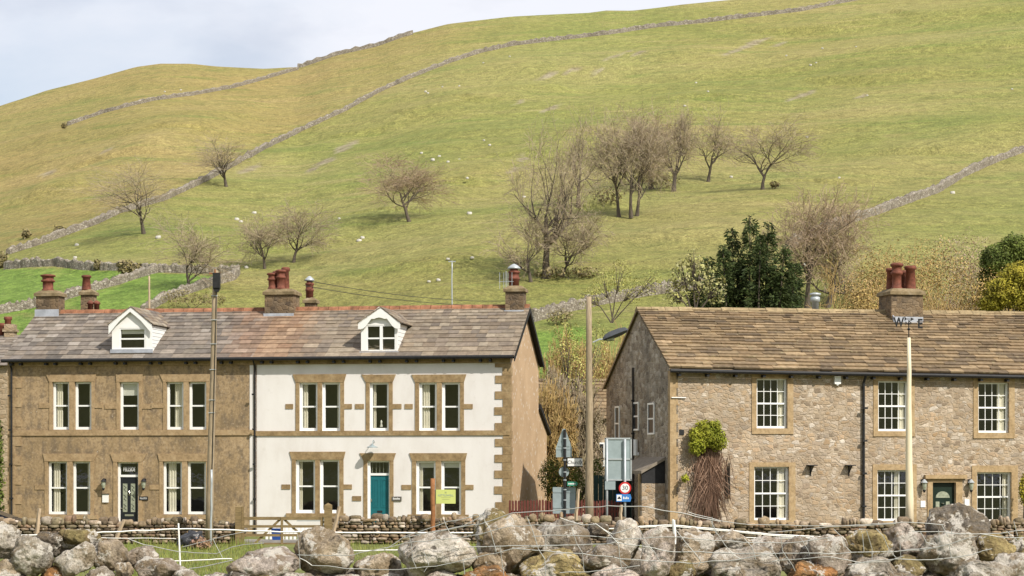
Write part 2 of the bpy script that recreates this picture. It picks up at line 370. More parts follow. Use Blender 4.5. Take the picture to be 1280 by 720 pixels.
SCARS = [(431, 184, 12, 5), (405, 203, 15, 3), (390, 212, 8, 3), (436, 181, 14, 3), (655, 198, 10, 3), (643, 212, 9, 2), (310, 212, 14, 3), (650, 128, 7, 2), (685, 95, 14, 2.5), (715, 88, 12, 2), (745, 90, 10, 2),
         (770, 70, 16, 2), (800, 66, 10, 2), (690, 135, 14, 2), (940, 55, 20, 3), (975, 55, 10, 2), (1000, 120, 18, 2), (915, 65, 12, 2), (60, 216, 10, 2), (135, 188, 6, 1.5), (1000, 10, 6, 1.5), (1075, 122, 7, 2)]
def build_hill():
    us = np.linspace(-.62, .62, 470); ys = np.concatenate([np.linspace(Y0, 400, 170, endpoint=False), np.linspace(400, R0, 100, endpoint=False), np.linspace(R0, 1000, 34)])
    v = []; dry = []; fld = []; scar = []
    for y in ys:
        for u in us:
            x = u*y; z = T(x, y); v.append((x, y, z)); px = HX+FP*u; py = HY-FP*(z-EYE)/y
            w = .3*nz(x*.02, y*.02, 5)
            line = np.interp(px, [-300, 10, 120, 200, 330, 430, 505, 560, 640, 760, 1080], [380, 318, 280, 250, 185, 140, 105, 78, 58, 43, 0])
            d = sstep(6, -14, py-line)*.62*sstep(700, 350, px)+.12
            d += .25*sstep(350, 200, py)*sstep(1500, 900, px)*sstep(650, 950, px)*.5
            dry.append(min(1, max(0, d+w)))
            fld.append(1.0 if any(inpoly(px, py, q) for q in FIELD) else 0.0)
            s = 0
            for (sx, sy, sw, sh) in SCARS:
                if abs(px-sx) < sw*1.6 and abs(py-sy) < sh*4:
                    q = ((px-sx)/sw)**2+((py-sy+(px-sx)*.35)/sh)**2
                    s = max(s, sstep(1.3, .5, q+1.2*nz(x*.5, y*.5, 2)))
            scar.append(s*.8)
    n = len(us); f = [(j*n+i, j*n+i+1, (j+1)*n+i+1, (j+1)*n+i) for j in range(len(ys)-1) for i in range(n-1)]
    me = bpy.data.meshes.new('hill'); me.from_pydata(v, [], f); me.materials.append(M['hill'])
    for nm, arr in (('dry', dry), ('field', fld), ('scar', scar)):
        a = me.attributes.new(nm, 'FLOAT', 'POINT'); a.data.foreach_set('value', np.array(arr, dtype=np.float32))
    me.polygons.foreach_set('use_smooth', [True]*len(me.polygons)); me.update()
    o = bpy.data.objects.new('hill', me); C.objects.link(o); o['kind'] = 'structure'
build_hill()
xs_ = np.linspace(-900, 900, 90); ys_ = np.linspace(-70, -900, 40)
vv = [(x, y, near_ground(0, -60)+ (140+25*nz(x*.004, 3))*sstep(-60, -700, y)+4*nz(x*.02, y*.02)*sstep(-70, -150, y)) for y in ys_ for x in xs_]
me = bpy.data.meshes.new('hillside_opposite'); me.from_pydata(vv, [], [(j*90+i, j*90+i+1, (j+1)*90+i+1, (j+1)*90+i) for j in range(39) for i in range(89)]); me.materials.append(M['grass']); me.polygons.foreach_set('use_smooth', [True]*len(me.polygons))
o = bpy.data.objects.new('hillside_opposite', me); C.objects.link(o); o['kind'] = 'structure'
def build_field():
    xs = np.linspace(-75, 75, 151); ys = np.concatenate([np.linspace(-60, 10, 12, endpoint=False), np.linspace(10, 76.6, 90), [76.9, 77.2, 77.6, 78, 79, 84, 90, 100, 112]])
    v = [(x, y, near_ground(x, y)) for y in ys for x in xs]; n = len(xs)
    f = [(j*n+i, j*n+i+1, (j+1)*n+i+1, (j+1)*n+i) for j in range(len(ys)-1) for i in range(n-1)]
    me = bpy.data.meshes.new('field'); me.from_pydata(v, [], f); me.materials.append(M['grass']); me.polygons.foreach_set('use_smooth', [True]*len(me.polygons))
    o = bpy.data.objects.new('field', me); C.objects.link(o); o['kind'] = 'structure'
build_field()
mb = MB(); mb.box(-60, 60, 78.2, 82.4, G-.02, G); mb.build('road', M['asphalt'])['kind'] = 'structure'
mb = MB(); mb.box(-60, 60, 82.4, 83.4, G-.02, G+.11); mb.build('pavement', M['paving'])['kind'] = 'structure'
mb = MB(); mb.v = []
for _ in range(15000):
    px = random.choice((random.uniform(-30, 330), random.uniform(405, 640), random.uniform(150, 330))); y = random.uniform(50, 75.4); x = (px-HX)/FP*y; z = near_ground(x, y)
    k = .7 if nz(x*.8, y*.5) > -.1 else 1.5
    h = random.uniform(.06, .16)*k; a = random.uniform(0, PI); w = .013; dx, dy = math.cos(a)*w, math.sin(a)*w; q = random.uniform(.6, 1.35)
    mb.col = (q*random.uniform(.85, 1.2), q, q*.8)
    if y > 74.2 and nz(x*.9) > -.15: h *= 1.9
    lx, ly = random.uniform(-.06, .06), random.uniform(-.06, .06)
    mb.face([(x-dx, y-dy, z-.02), (x+dx, y+dy, z-.02), (x+lx, y+ly, z+h)])
o = mb.build('grass', M['blade'], fixn=False); o['kind'] = 'stuff'; o['label'] = 'bright green meadow grass between the boulder wall and the low stone wall'; o['category'] = 'grass'
# ------------------------------------------------------------------ houses
class Fr:
    def __init__(s, ox, oy, ang):
        s.o = (ox, oy); s.a = ang; s.u = (math.cos(ang), math.sin(ang)); s.n = (-math.sin(ang), math.cos(ang))
    def at(s, px, py, ly=0.0):                     # pixel -> (lx, lz) on the plane local y = ly
        a = (px-HX)/FP; b = (HY-py)/FP
        t = (ly+s.o[0]*s.n[0]+s.o[1]*s.n[1])/(a*s.n[0]+s.n[1])
        return ((a*t-s.o[0])*s.u[0]+(t-s.o[1])*s.u[1], EYE+b*t-G)
    def side(s, px, py, lx=0.0):                   # pixel -> (ly, lz) on the plane local x = lx
        a = (px-HX)/FP; b = (HY-py)/FP
        t = (lx+s.o[0]*s.u[0]+s.o[1]*s.u[1])/(a*s.u[0]+s.u[1])
        return ((a*t-s.o[0])*s.n[0]+(t-s.o[1])*s.n[1], EYE+b*t-G)
    def rect(s, r, ly=0.0):
        x0, z1 = s.at(r[0], r[2], ly); x1, z0 = s.at(r[1], r[3], ly); return (x0, x1, z0, z1)
def holed_front(mb, x0, x1, z0, ztop, holes, th, m=0, zt=None):
    """facade at y=0 facing -y with rectangular openings and reveals; ztop(x) gives the top edge"""
    xs = sorted({x0, x1, *[h[0] for h in holes], *[h[1] for h in holes]}); zs = sorted({z0, *[h[2] for h in holes], *[h[3] for h in holes]})
    for xa, xb in zip(xs, xs[1:]):
        for k, za in enumerate(zs):
            zb = zs[k+1] if k+1 < len(zs) else None
            cx = (xa+xb)/2; cz = (za+zb)/2 if zb is not None else za+.01
            if any(h[0] < cx < h[1] and h[2] < cz < h[3] for h in holes): continue
            ta, tb = (zb, zb) if zb is not None else (ztop(xa), ztop(xb))
            mb.face([(xa, 0, za), (xb, 0, za), (xb, 0, tb), (xa, 0, ta)], m)
    for (a, b, c, d) in holes:
        mb.face([(a, 0, c), (a, 0, d), (a, th, d), (a, th, c)], m); mb.face([(b, 0, c), (b, th, c), (b, th, d), (b, 0, d)], m)
        mb.face([(a, 0, d), (b, 0, d), (b, th, d), (a, th, d)], m); mb.face([(a, 0, c), (a, th, c), (b, th, c), (b, 0, c)], m)
def sash(fr, pn, r, y=.11, nx=1, nz_=1, fw=.1, bar=.024, rail=.065):
    """white sliding sash in the opening r: outer frame, two sashes, meeting rail, bars; glass behind"""
    a, b, c, d = r; e = .003
    fr.box(a+e, a+fw, y, y+.09, c+e, d-e); fr.box(b-fw, b-e, y, y+.09, c+e, d-e)
    fr.box(a+fw, b-fw, y, y+.09, c+e, c+fw*1.15); fr.box(a+fw, b-fw, y, y+.09, d-fw*.8, d-e)
    m = (c+d)/2; fr.box(a+fw, b-fw, y+.012, y+.07, m-rail/2, m+rail/2)
    ia, ib, ic, id_ = a+fw, b-fw, c+fw*1.15, d-fw*.8
    for i in range(1, nx):
        x = lerp(ia, ib, i/nx); fr.box(x-bar/2, x+bar/2, y+.03, y+.065, ic, m-rail/2); fr.box(x-bar/2, x+bar/2, y+.03, y+.065, m+rail/2, id_)
    for (p, q) in ((ic, m-rail/2), (m+rail/2, id_)):
        for j in range(1, nz_):
            z = lerp(p, q, j/nz_); fr.box(ia, ib, y+.033, y+.062, z-bar/2, z+bar/2)
    pn.face([(ia, y+.05, ic), (ib, y+.05, ic), (ib, y+.05, id_), (ia, y+.05, id_)])
    return (ia, ib, ic, id_)
def drape(mb, x0, x1, z0, z1, y, folds=5):
    n = folds*4; pts = [(lerp(x0, x1, i/n), y+.022*math.sin(i*PI/2+1)+.01*random.random()) for i in range(n+1)]
    for (xa, ya), (xb, yb) in zip(pts, pts[1:]): mb.face([(xa, ya, z0), (xb, yb, z0), (xb, yb, z1), (xa, ya, z1)])
def slates(name, parent, mat, e0, e1, r0, r1, ny, wr, th, cols, drop=.0, stain=None, wob=.0, taper=False, mute=.45):
    """courses of overlapping slates on the bilinear plane eave(e0..e1) -> ridge(r0..r1); each slate a thin slab of its own tone"""
    e0, e1, r0, r1 = map(Vector, (e0, e1, r0, r1)); mb = MB(); L = (e1-e0).length
    nrm = (e1-e0).cross(r0-e0).normalized()
    if nrm.z < 0: nrm = -nrm
    edges = [0.0]
    for i in range(ny): edges.append(edges[-1]+(lerp(1.25, .72, i/ny) if taper else 1))
    edges = [q/edges[-1] for q in edges]
    def pt(s, t): return e0.lerp(e1, s).lerp(r0.lerp(r1, s), t)
    for j in range(ny):
        t0 = edges[j]; t1 = min(1.0, edges[j+1]+.3*(edges[j+1]-t0)); s = -random.random()*.5*wr[1]/L
        while s < 1:
            w = random.uniform(*wr)*(1.0 if not taper else lerp(1.2, .75, j/ny))/L; a, b = max(0, s), min(1, s+w-.008/L); s += w
            if b-a < .02/L: continue
            c = random.choice(cols); q = random.uniform(.82, 1.15)*(1+.25*nz((a*L)*.35, j*.5, 4))
            av = cols[0]; c = tuple(min(1, lerp(x, y, mute)*q) for x, y in zip(c, av))
            if stain:
                k = stain(a*L, t0); c = tuple(lerp(x, y*q, k) for x, y in zip(c, (.34, .17, .08)))
            mb.col = c
            lo = th*random.uniform(.85, 1.5); dt = random.uniform(-1, 1)*wob/(r0-e0).length
            A = [pt(a, t0+dt)+nrm*(lo+th*.6), pt(b, t0+dt)+nrm*(lo*random.uniform(.9, 1.1)+th*.6), pt(b, t1)+nrm*th*.45, pt(a, t1)+nrm*th*.45]
            B = [pt(a, t0+dt)+nrm*(-.01+th*.6), pt(b, t0+dt)+nrm*(-.01+th*.6), pt(b, t1)-nrm*.01, pt(a, t1)-nrm*.01]
            i = [mb.vert(p) for p in A+B]
            for f in ((0, 1, 2, 3), (4, 5, 1, 0), (5, 6, 2, 1), (7, 4, 0, 3)): mb.f.append([i[x] for x in f]); mb.m.append(0)
    return mb.build(name, mat, parent)
def stack(parent, x0, x1, y0, y1, z0, z1, cap=.09, caph=.18, mat=None, flash=True, ppos=(), label=None):
    mb = MB(); mb.box(x0, x1, y0, y1, z0, z1-caph); ch = mb.build('chimney', mat or M['chimney'], parent)
    if label: ch['label'] = label
    mb = MB(); mb.box(x0-cap, x1+cap, y0-cap, y1+cap, z1-caph, z1-caph*.35); 
    a, b, c, d = x0-cap*.9, x1+cap*.9, y0-cap*.9, y1+cap*.9; k = .2
    A = [mb.vert(p) for p in ((a, c, z1-caph*.35), (b, c, z1-caph*.35), (b, d, z1-caph*.35), (a, d, z1-caph*.35))]
    B = [mb.vert(p) for p in ((a+k, c+k, z1+.07), (b-k, c+k, z1+.07), (b-k, d-k, z1+.07), (a+k, d-k, z1+.07))]
    for i in range(4): mb.f.append([A[i], A[(i+1) % 4], B[(i+1) % 4], B[i]]); mb.m.append(0)
    mb.f.append(B); mb.m.append(0); mb.build('chimney_cap', M['chimcap'], ch)
    for (x, y, h, r, kind) in ppos:
        mb = MB(); z = z1+.02
        if kind == 'crown': pr = [(r*1.1, 0), (r*1.1, .1), (r*.9, .14), (r*.92, h*.55), (r*1.2, h*.58), (r*1.2, h*.66), (r*.95, h*.7), (r*1.0, h*.86), (r*1.3, h*.88), (r*1.3, h*.96), (r*.8, h), (r*.8, h*.9)]
        elif kind == 'louvre': pr = [(r, 0), (r, h*.4), (r*1.15, h*.42), (r*1.15, h*.52), (r, h*.55), (r, h*.75), (r*1.2, h*.78), (r*1.2, h*.86), (r*.8, h*.9), (r*.8, h)]
        else: pr = [(r*1.1, 0), (r*1.05, .08), (r*.85, h*.82), (r*1.15, h*.85), (r*1.15, h*.96), (r*.9, h), (r*.7, h*.95)]
        mb.lathe(pr, (x, y, z)); p = mb.build('chimney_pot', M['pot'], ch, True)
        if kind == 'louvre':
            mb = MB(); mb.lathe([(r*1.35, 0), (r*1.2, .07), (r*.6, .17), (.03, .22)], (x, y, z+h)); mb.build('pot_cowl', M['steel'], ch, True)
    return ch
def flashing(parent, x0, x1, y0, zt, zb):
    mb = MB(); mb.box(x0, x1, y0-.03, y0-.004, zb, zt); return mb.build('flashing', M['lead'], parent)
def gutter(parent, p0, p1, brk=1.0, pairs=True):
    mb = MB(); a, b = Vector(p0), Vector(p1); n = max(2, int((b-a).length/1.0))
    mb.tube([a.lerp(b, i/n) for i in range(n+1)], .075, 8)
    g = mb.build('gutter', M['black'], parent); L = (b-a).length; k = 0; x = .4
    while x < L-.2:
        q = a.lerp(b, x/L); mb = MB(); mb.box(q.x-.05, q.x+.05, q.y+.03, q.y+.35, q.z-.2, q.z-.1); mb.build('gutter_bracket', M['black'], g); k += 1
        x += (.42 if k % 2 else 1.15) if pairs else brk
    return g
def pipe(parent, pts, r=.045, mat=None, name='downpipe', clips=True):
    mb = MB(); mb.tube(pts, r, 8)
    if clips:
        a, b = Vector(pts[0]), Vector(pts[-1])
        for i in range(1, 5):
            q = a.lerp(b, i/5); mb.box(q.x-r*1.7, q.x+r*1.7, q.y-r*.6, q.y+r*1.3, q.z-.035, q.z+.035)
    return mb.build(name, mat or M['black'], parent)
def surround_poly(mb, lint, y=.035):
    """dovetail lintel: (xa top, xb top, xa bottom, xb bottom, z0, z1)"""
    xa, xb, ya, yb, z0, z1 = lint; mb.prism([(ya, z0), (yb, z0), (xb, z1), (xa, z1)], -y, -.001)
def window(root, F, sashes, wall_holes, dress, lint=None, jamb=.15, sill=None, ears=None, curtains=(), blinds=(), nx=1, nz_=1, plain=None, fw=.1):
    rs = [F.rect(s) for s in sashes]; wall_holes += rs
    su = MB(); z0, z1 = min(r[2] for r in rs), max(r[3] for r in rs)
    a, b = rs[0][0], rs[-1][1]
    if plain:
        A, B, Z0, Z1 = F.rect(plain); y = .03
        su.box(A, a-.003, -y, .1, z0, z1); su.box(b+.003, B, -y, .1, z0, z1); su.box(A, B, -y, .1, z1+.002, Z1); su.box(A, B, -y-.01, .1, Z0, z0-.002)
    else:
        y = .03
        su.box(a-jamb, a-.002, -y, .1, z0-.02, z1); su.box(b+.002, b+jamb, -y, .1, z0-.02, z1)
        for r, s in zip(rs, rs[1:]): su.box(r[1]+.002, s[0]-.002, -y, .12, z0-.02, z1)
        l0, l1 = F.at(lint[0], lint[2]), F.at(lint[1], lint[2])
        surround_poly(su, (l0[0], l1[0], a-jamb, b+jamb, z1+.002, l0[1]), y+.012)
        if sill:
            s0 = F.at(sill[0], sill[2]); s1 = F.at(sill[1], sill[3]); su.box(s0[0], s1[0], -.09, .1, s1[1], z0-.022)
    sp = su.build('window_surround', dress, root); ws = []; ins = []
    for i, r in enumerate(rs):
        fr, pn = MB(), MB(); ins.append(sash(fr, pn, r, nx=nx, nz_=nz_, fw=fw)); w = fr.build('window', M['upvc'], root); ws.append(w); pn.build('pane', M['glass'], w, fixn=False)
    for i, f0, f1 in curtains:
        q = ins[i]; cu = MB(); drape(cu, lerp(q[0], q[1], f0), lerp(q[0], q[1], f1), q[2]-.05, q[3]+.05, .225, max(2, int(6*(f1-f0)+.5))); cu.build('curtain', M['curtain'], ws[i])
    for i, f in blinds:
        q = ins[i]; bl = MB(); bl.box(q[0]+.01, q[1]-.01, .19, .2, lerp(q[3], q[2], f), q[3]); bl.build('blind', M['blind'], ws[i])
    for xa, xb, ya, yb in (ears or ()):
        q = F.rect((xa, xb, ya, yb)); e = MB(); e.box(q[0], q[1], -.028, .05, q[2], q[3]); e.build('tie_stone', dress, sp)
    return ws[0]
def ornament(w, F, px, py, h):
    x, z = F.at(px, py, .21); mb = MB(); mb.lathe([(.05, 0), (.07, .1*h), (.03, .55*h), (.05, .75*h), (.015, h)], (x, .235, z), 8); mb.build('window_ornament', M['blind'], w, True)
def wall_lamp(root, x, z, s=1.0, white=False):
    mb = MB(); mb.box(x-.05*s, x+.05*s, -.025, -.002, z-.02*s, z+.16*s); mb.tube([(x, -.02, z+.1*s), (x, -.09*s, z+.17*s), (x, -.14*s, z+.14*s)], .014*s, 6)
    L = mb.build('wall_lamp', M['black'], root)
    mb = MB(); mb.lathe([(.045*s, -.17*s), (.075*s, -.06*s), (.08*s, .06*s)], (x, -.14*s, z), 8); mb.build('lamp_glass', M['leaded'], L)
    mb = MB(); mb.lathe([(.115*s, .055*s), (.06*s, .12*s), (.02*s, .16*s)], (x, -.14*s, z), 8); mb.build('lamp_cap', M['steel'] if white else M['black'], L)
    mb = MB(); mb.lathe([(.02*s, -.25*s), (.05*s, -.2*s), (.05*s, -.165*s)], (x, -.14*s, z), 8); mb.build('lamp_base', M['black'], L)
    return L
LA = math.radians(-9.6); LEN = 11.05; W = 7.6
rc = Vector((-.07, 90.0)); uL = Vector((math.cos(LA), math.sin(LA)))
oW = rc-uL*LEN; oT = rc-uL*(2*LEN)
FT, FW = Fr(oT.x, oT.y, LA), Fr(oW.x, oW.y, LA)
tan = thing('terraced_house', 'brown stained rendered house with black door, adjoining the white house', 'house', (oT.x, oT.y, G), LA)
whi = thing('terraced_house', 'white painted house with teal door and brown stone window surrounds', 'house', (oW.x, oW.y, G), LA)
ZE = 7.0-G; ZR = 9.22-G; OV = .3; YR = W/2
hT, hW = [], []
# -- tan house windows
DT = M['dress_tan']
window(tan, FT, [(65.6, 86.6, 477.4, 537), (93.4, 114.4, 477.4, 537)], hT, DT, (58, 121, 468), .14, None, [(49, 62, 504, 510), (118, 128, 504, 510)], [(0, 0, .5), (1, .85, 1)], (), 1, 1)
window(tan, FT, [(149.6, 173.6, 477.4, 537)], hT, DT, (145, 179, 468), .14, None, [(131, 146, 505, 511), (177, 190, 505, 511)], (), [(0, .27)])
window(tan, FT, [(208, 229.5, 477.4, 537), (236, 258, 477.4, 537)], hT, DT, (200, 264, 468), .14, None, [(188, 204, 504, 510)], [(0, .35, 1), (1, .9, 1)])
window(tan, FT, [(60, 84, 576.7, 643), (90.7, 113, 576.7, 643)], hT, DT, (54, 122, 567), .15, (53, 122, 643, 649), [(44, 56, 606, 612), (117, 128, 606, 612)], [(0, .1, .55), (1, .82, 1)])
window(tan, FT, [(203.6, 227.6, 576.7, 643), (234, 257.6, 576.7, 643)], hT, DT, (197, 264, 567), .15, (196, 264, 643, 649), [(187, 199, 606, 612)], [(0, .12, .65), (1, .9, 1)])
WD = M['dress_white']
window(whi, FW, [(374.5, 397, 478.2, 538.4), (402.8, 425.3, 478.2, 538.4)], hW, WD, (366, 433, 468), .17, None, [(357, 366.5, 505, 511), (430, 440, 505, 511)], [(0, .0, .35), (1, .85, 1)])
wo = window(whi, FW, [(462.3, 486, 478.2, 538.4)], hW, WD, (452, 495, 468.3), .17, None, [(444, 455, 505, 511), (491, 502, 505, 511)], [(0, 0, .2)])
window(whi, FW, [(524, 546, 478.2, 538.4), (552.5, 575, 478.2, 538.4)], hW, WD, (514.5, 583, 468.3), .17, None, [(506, 516, 505, 511), (580, 591, 505, 511)], [(0, 0, .55)])
window(whi, FW, [(370, 394, 574.7, 641), (400, 424.3, 574.7, 641)], hW, WD, (362, 432, 564.6), .18, (358, 432, 641, 646.5), [(352, 363, 605.5, 611.5), (429, 440, 605.5, 611.5)], [(0, 0, .2)])
wl2 = window(whi, FW, [(520.3, 544.6, 576.2, 642.5), (551.6, 576.4, 576.2, 642.5)], hW, WD, (511.7, 584, 566.4), .18, (510, 586, 642.5, 648), [(502, 514, 606, 612), (581, 592, 606, 612)], [(0, 0, .22)], [(0, .1), (1, .1)])
# -- doors
def door(root, F, rect, fan, holes, dress, lint, mat, panels, frame=M['upvc'], ears=(), fanmat=None):
    r = F.rect(rect); r = (r[0], r[1], 0.25, r[3]); holes.append(r); a, b, c, d = r
    su = MB(); j = .17; l0, l1 = F.at(lint[0], lint[2]), F.at(lint[1], lint[2])
    su.box(a-j, a-.002, -.03, .1, c, d); su.box(b+.002, b+j, -.03, .1, c, d); surround_poly(su, (l0[0], l1[0], a-j, b+j, d+.002, l0[1]), .042)
    dm = MB(); f0, f1 = F.rect(fan)[2:]; fw = .1
    dm.box(a+fw, b-.06, .14, .2, c+.02, f0-.1)
    D = dm.build('door', mat, root); ia, ib = a+fw, b-.06
    fm = MB(); fm.box(a+.003, a+fw-.003, .1, .2, c, d-.003); fm.box(b-.057, b-.003, .1, .2, c, d-.003); fm.box(a+fw, b-.06, .1, .2, d-.06, d-.003); fm.box(a+fw, b-.06, .1, .2, f0-.097, f0)
    fm.build('door_frame', frame, D)
    gm = MB(); gm.face([(ia, .16, f0), (ib, .16, f0), (ib, .16, d-.06), (ia, .16, d-.06)]); gm.build('fanlight', M['glass'], D)
    if fanmat:
        gm = MB()
        for i in range(5): gm.tube([(lerp(ia, ib, (i+.5)/5), .155, f0), (lerp(ia, ib, (i+.5)/5), .155, d-.06)], .006, 4)
        gm.build('fanlight_lattice', M['leaded'], D)
    su.build('door_surround', dress, D)
    st = MB(); st.box(a-.25, b+.25, -.55, .25, .0, .12); st.box(a-.15, b+.15, -.28, .25, .121, .25); st.build('doorstep', dress, D)
    return D, (ia, ib, c+.02, f0-.1, d)
ornament(wo, FW, 476.5, 534, .3)
D1, q = door(tan, FT, (146.5, 173, 577.5, 660), (149, 172, 580, 593.5), hT, DT, (138, 184, 567), M['charcoal'], 2)
ia, ib, c, t, d = q; wd = ib-ia
for k in (0, 1):
    x0 = ia+wd*(.14+.45*k); mb = MB(); mb.box(x0, x0+wd*.25, .125, .14, t-1.5, t-.28); g = mb.build('door_glass', M['leaded'], D1)
    mb = MB()
    for i in range(3):
        z = t-.5-.4*i; mb.tube([(x0+wd*.04, .12, z+.14), (x0+wd*.2, .12, z+.05), (x0+wd*.06, .12, z-.03), (x0+wd*.2, .12, z-.12)], .01, 4)
    mb.build('glass_scrollwork', M['charcoal'], g)
mb = MB(); mb.tube([(ia+wd*.5, .12, t-.6), (ia+wd*.53, .1, t-.68), (ia+wd*.5, .12, t-.78)], .02, 6); mb.build('door_knocker', M['chrome'], D1)
mb = MB(); mb.box(ia+wd*.25, ia+wd*.75, .128, .14, t-1.68, t-1.6); mb.build('letterbox', M['chrome'], D1)
mb = MB(); mb.box(ia+.02, ia+.1, .1, .14, t-1.36, t-1.33); mb.build('handle', M['chrome'], D1)
text('FELLSIDE', .27, M['signwhite'], D1, ((ia+ib)/2, .145, (F_ := FT.rect((149, 172, 580, 593.5)))[2]*.5+F_[3]*.5), sx=.52)
D2, q = door(whi, FW, (459.4, 487, 576, 660), (462, 486, 578, 591.5), hW, WD, (449.7, 495, 566.4), M['teal'], 2, fanmat=True)
ia, ib, c, t, d = q; wd = ib-ia; mb = MB()
for k in (0, 1):
    x0 = ia+wd*(.12+.44*k); x1 = x0+wd*.32
    for (za, zb) in ((t-1.35, t-.15), (max(c+.15, t-2.05), t-1.6)):
        mb.box(x0, x1, .128, .14, za, za+.05); mb.box(x0, x1, .128, .14, zb-.05, zb); mb.box(x0, x0+.04, .128, .14, za+.05, zb-.05); mb.box(x1-.04, x1, .128, .14, za+.05, zb-.05)
        mb.box(x0+.07, x1-.07, .132, .14, za+.08, zb-.08)
mb.build('door_panel', M['teal'], D2)
mb = MB(); mb.box(ia+.03, ia+.06, .1, .14, t-1.1, t-.98); mb.build('handle', M['chrome'], D2)
mb = MB(); mb.box(ia+wd*.36, ia+wd*.64, .13, .14, t-1.56, t-1.48); mb.build('letterbox', M['black'], D2)
e = MB(); q = FW.rect((440.5, 453, 620, 626)); e.box(q[0], q[1]-.05, -.028, .05, q[2], q[3]); e.build('tie_stone', WD, D2)
q = FW.rect((490, 502, 621, 626)); mb = MB(); mb.box(q[0], q[1], -.045, -.005, q[2]-.01, q[3]+.01); pl = mb.build('name_plaque', M['inner'], whi)
mb = MB(); zc = (q[2]+q[3])/2
for i in range(7): mb.box(lerp(q[0]+.05, q[1]-.05, (i+.15)/7), lerp(q[0]+.05, q[1]-.05, (i+.8)/7), -.05, -.046, zc-.03, zc+.03+.02*(i in (0, 4)))
mb.build('lettering', M['signwhite'], pl)
q = FT.rect((174, 185, 620.5, 625.5)); mb = MB(); mb.box(q[0], q[1], -.035, -.005, q[2], q[3]); pl = mb.build('name_plaque', M['black'], tan)
text('FELLSIDE', .1, M['signwhite'], pl, ((q[0]+q[1])/2, -.037, (q[2]+q[3])/2), sx=.8)
q = FT.rect((128.5, 136, 618, 628)); mb = MB(); mb.box(q[0], q[1], -.06, -.005, q[2], q[3]); pl = mb.build('letter_box', M['white'], tan)
mb = MB(); mb.box(q[0]-.02, q[1]+.02, -.085, -.004, q[3], q[3]+.03); mb.build('box_lid', M['black'], pl)
for px in (131, 181): x, z = FT.at(px, 604); wall_lamp(tan, x, z, 1.25)
x, z = FW.at(468, 556); mb = MB(); mb.tube([(x, 0, z+.1), (x, -.14, z+.2), (x, -.3, z+.15), (x, -.36, z-.02)], .016, 6); L = mb.build('wall_lamp', M['signback'], whi)
mb = MB(); mb.lathe([(.25, 0), (.22, .03), (.07, .09), (.04, .14)], (x, -.36, z-.12)); mb.build('lamp_shade', M['signback'], L, True)
# -- walls
ze = lambda x: ZE
def gable_pts(x, w=W): return [(0, 0), (w, 0), (w, ZE), (w/2, ZR-.05), (0, ZE)]
mb = MB(); holed_front(mb, 0, LEN, 0, ze, hT, .25, 0)
mb.prism(gable_pts(0), .001, .25, 1, 'yz'); mb.box(.25, LEN, W-.25, W, 0, ZE, 0); mb.build('wall', [M['tan'], M['rubble']], tan)
mb = MB(); holed_front(mb, 0, LEN, 0, ze, hW, .25, 0)
mb.prism(gable_pts(0), LEN-.25, LEN-.001, 1, 'yz'); mb.prism(gable_pts(0), 0.001, .12, 1, 'yz'); mb.box(.25, LEN-.25, W-.25, W, 0, ZE, 1)
mb.build('wall', [M['whiterender'], M['pebble']], whi)
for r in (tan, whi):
    mb = MB(); mb.box(.3, LEN-.3, 1.6, 1.7, 0, ZE); mb.box(.3, LEN-.3, .26, 1.6, 3.05, 3.2); mb.box(.3, LEN-.3, .26, 1.6, ZE-.25, ZE-.1); mb.build('darkening_partition', M['inner'], r)  # dark partition and slabs added behind the facade to keep the rooms dim
# string courses, bands, quoins
mb = MB(); q = FW.rect((318, 632, 538.8, 544)); mb.box(.0, LEN-.02, -.055, -.003, q[2], q[3]); mb.build('string_course', WD, whi)
mb = MB(); q = FT.rect((10, 318, 538, 544)); mb.box(.0, LEN-.005, -.05, -.003, q[2], q[3]); mb.build('string_course', DT, tan)
mb = MB(); mb.box(.0, LEN, -.06, -.003, ZE-.38, ZE-.05); mb.build('eaves_band', WD, whi)
mb = MB(); mb.box(.0, LEN-.003, -.06, -.003, ZE-.38, ZE-.05); mb.build('eaves_band', DT, tan)
mb = MB(); z = .12; k = 0
while z < ZE-.42:
    h = .33; lng = k % 2; mb.box(LEN-(.62 if lng else .3)-random.uniform(0, .06), LEN+.012, -.03, .28 if lng else .5, z, min(z+h-.008, ZE-.4)); z += h; k += 1
mb.build('quoin', WD, whi)
mb = MB(); z = .02; k = 0
while z < ZE-.42:
    h = .42; lng = k % 2; mb.box(-.012, (.62 if lng else .34), -.025, .4, z, min(z+h-.008, ZE-.4)); z += h; k += 1
mb.build('quoin', DT, tan)
mb = MB(); mb.box(-.19, -.03, -.012, -.002, .3, ZE-.4); mb.build('painted_edge', M['whiterender'], whi)
# roofs
SL = [(.19, .165, .135), (.22, .19, .165), (.12, .105, .095), (.26, .225, .195), (.17, .15, .14), (.23, .19, .155), (.19, .155, .125), (.33, .3, .27), (.1, .09, .085), (.14, .12, .11)]
SLW = [(.22, .18, .135), (.25, .205, .15), (.165, .135, .11), (.29, .245, .185), (.19, .145, .105), (.24, .19, .135), (.14, .12, .105), (.3, .26, .2), (.22, .19, .15)]
def stainT(x, t): return max(0, .5*sstep(1.7, .3, abs(x-10.7+t*.4))*(.6+.4*nz(x*2, t*3)))
def stainW(x, t): return max(0, .5*sstep(.9, .1, abs(x-.75-.35*t))*(.7+.5*nz(x*3, t*4)), .35*sstep(2.2, .4, abs(x-.3)))
zb = ZE-.12
slates('roof', tan, M['slate'], (-.18, -OV, zb), (LEN, -OV, zb), (-.18, YR, ZR), (LEN, YR, ZR), 13, (.32, .58), .026, SL, stain=stainT, taper=True)
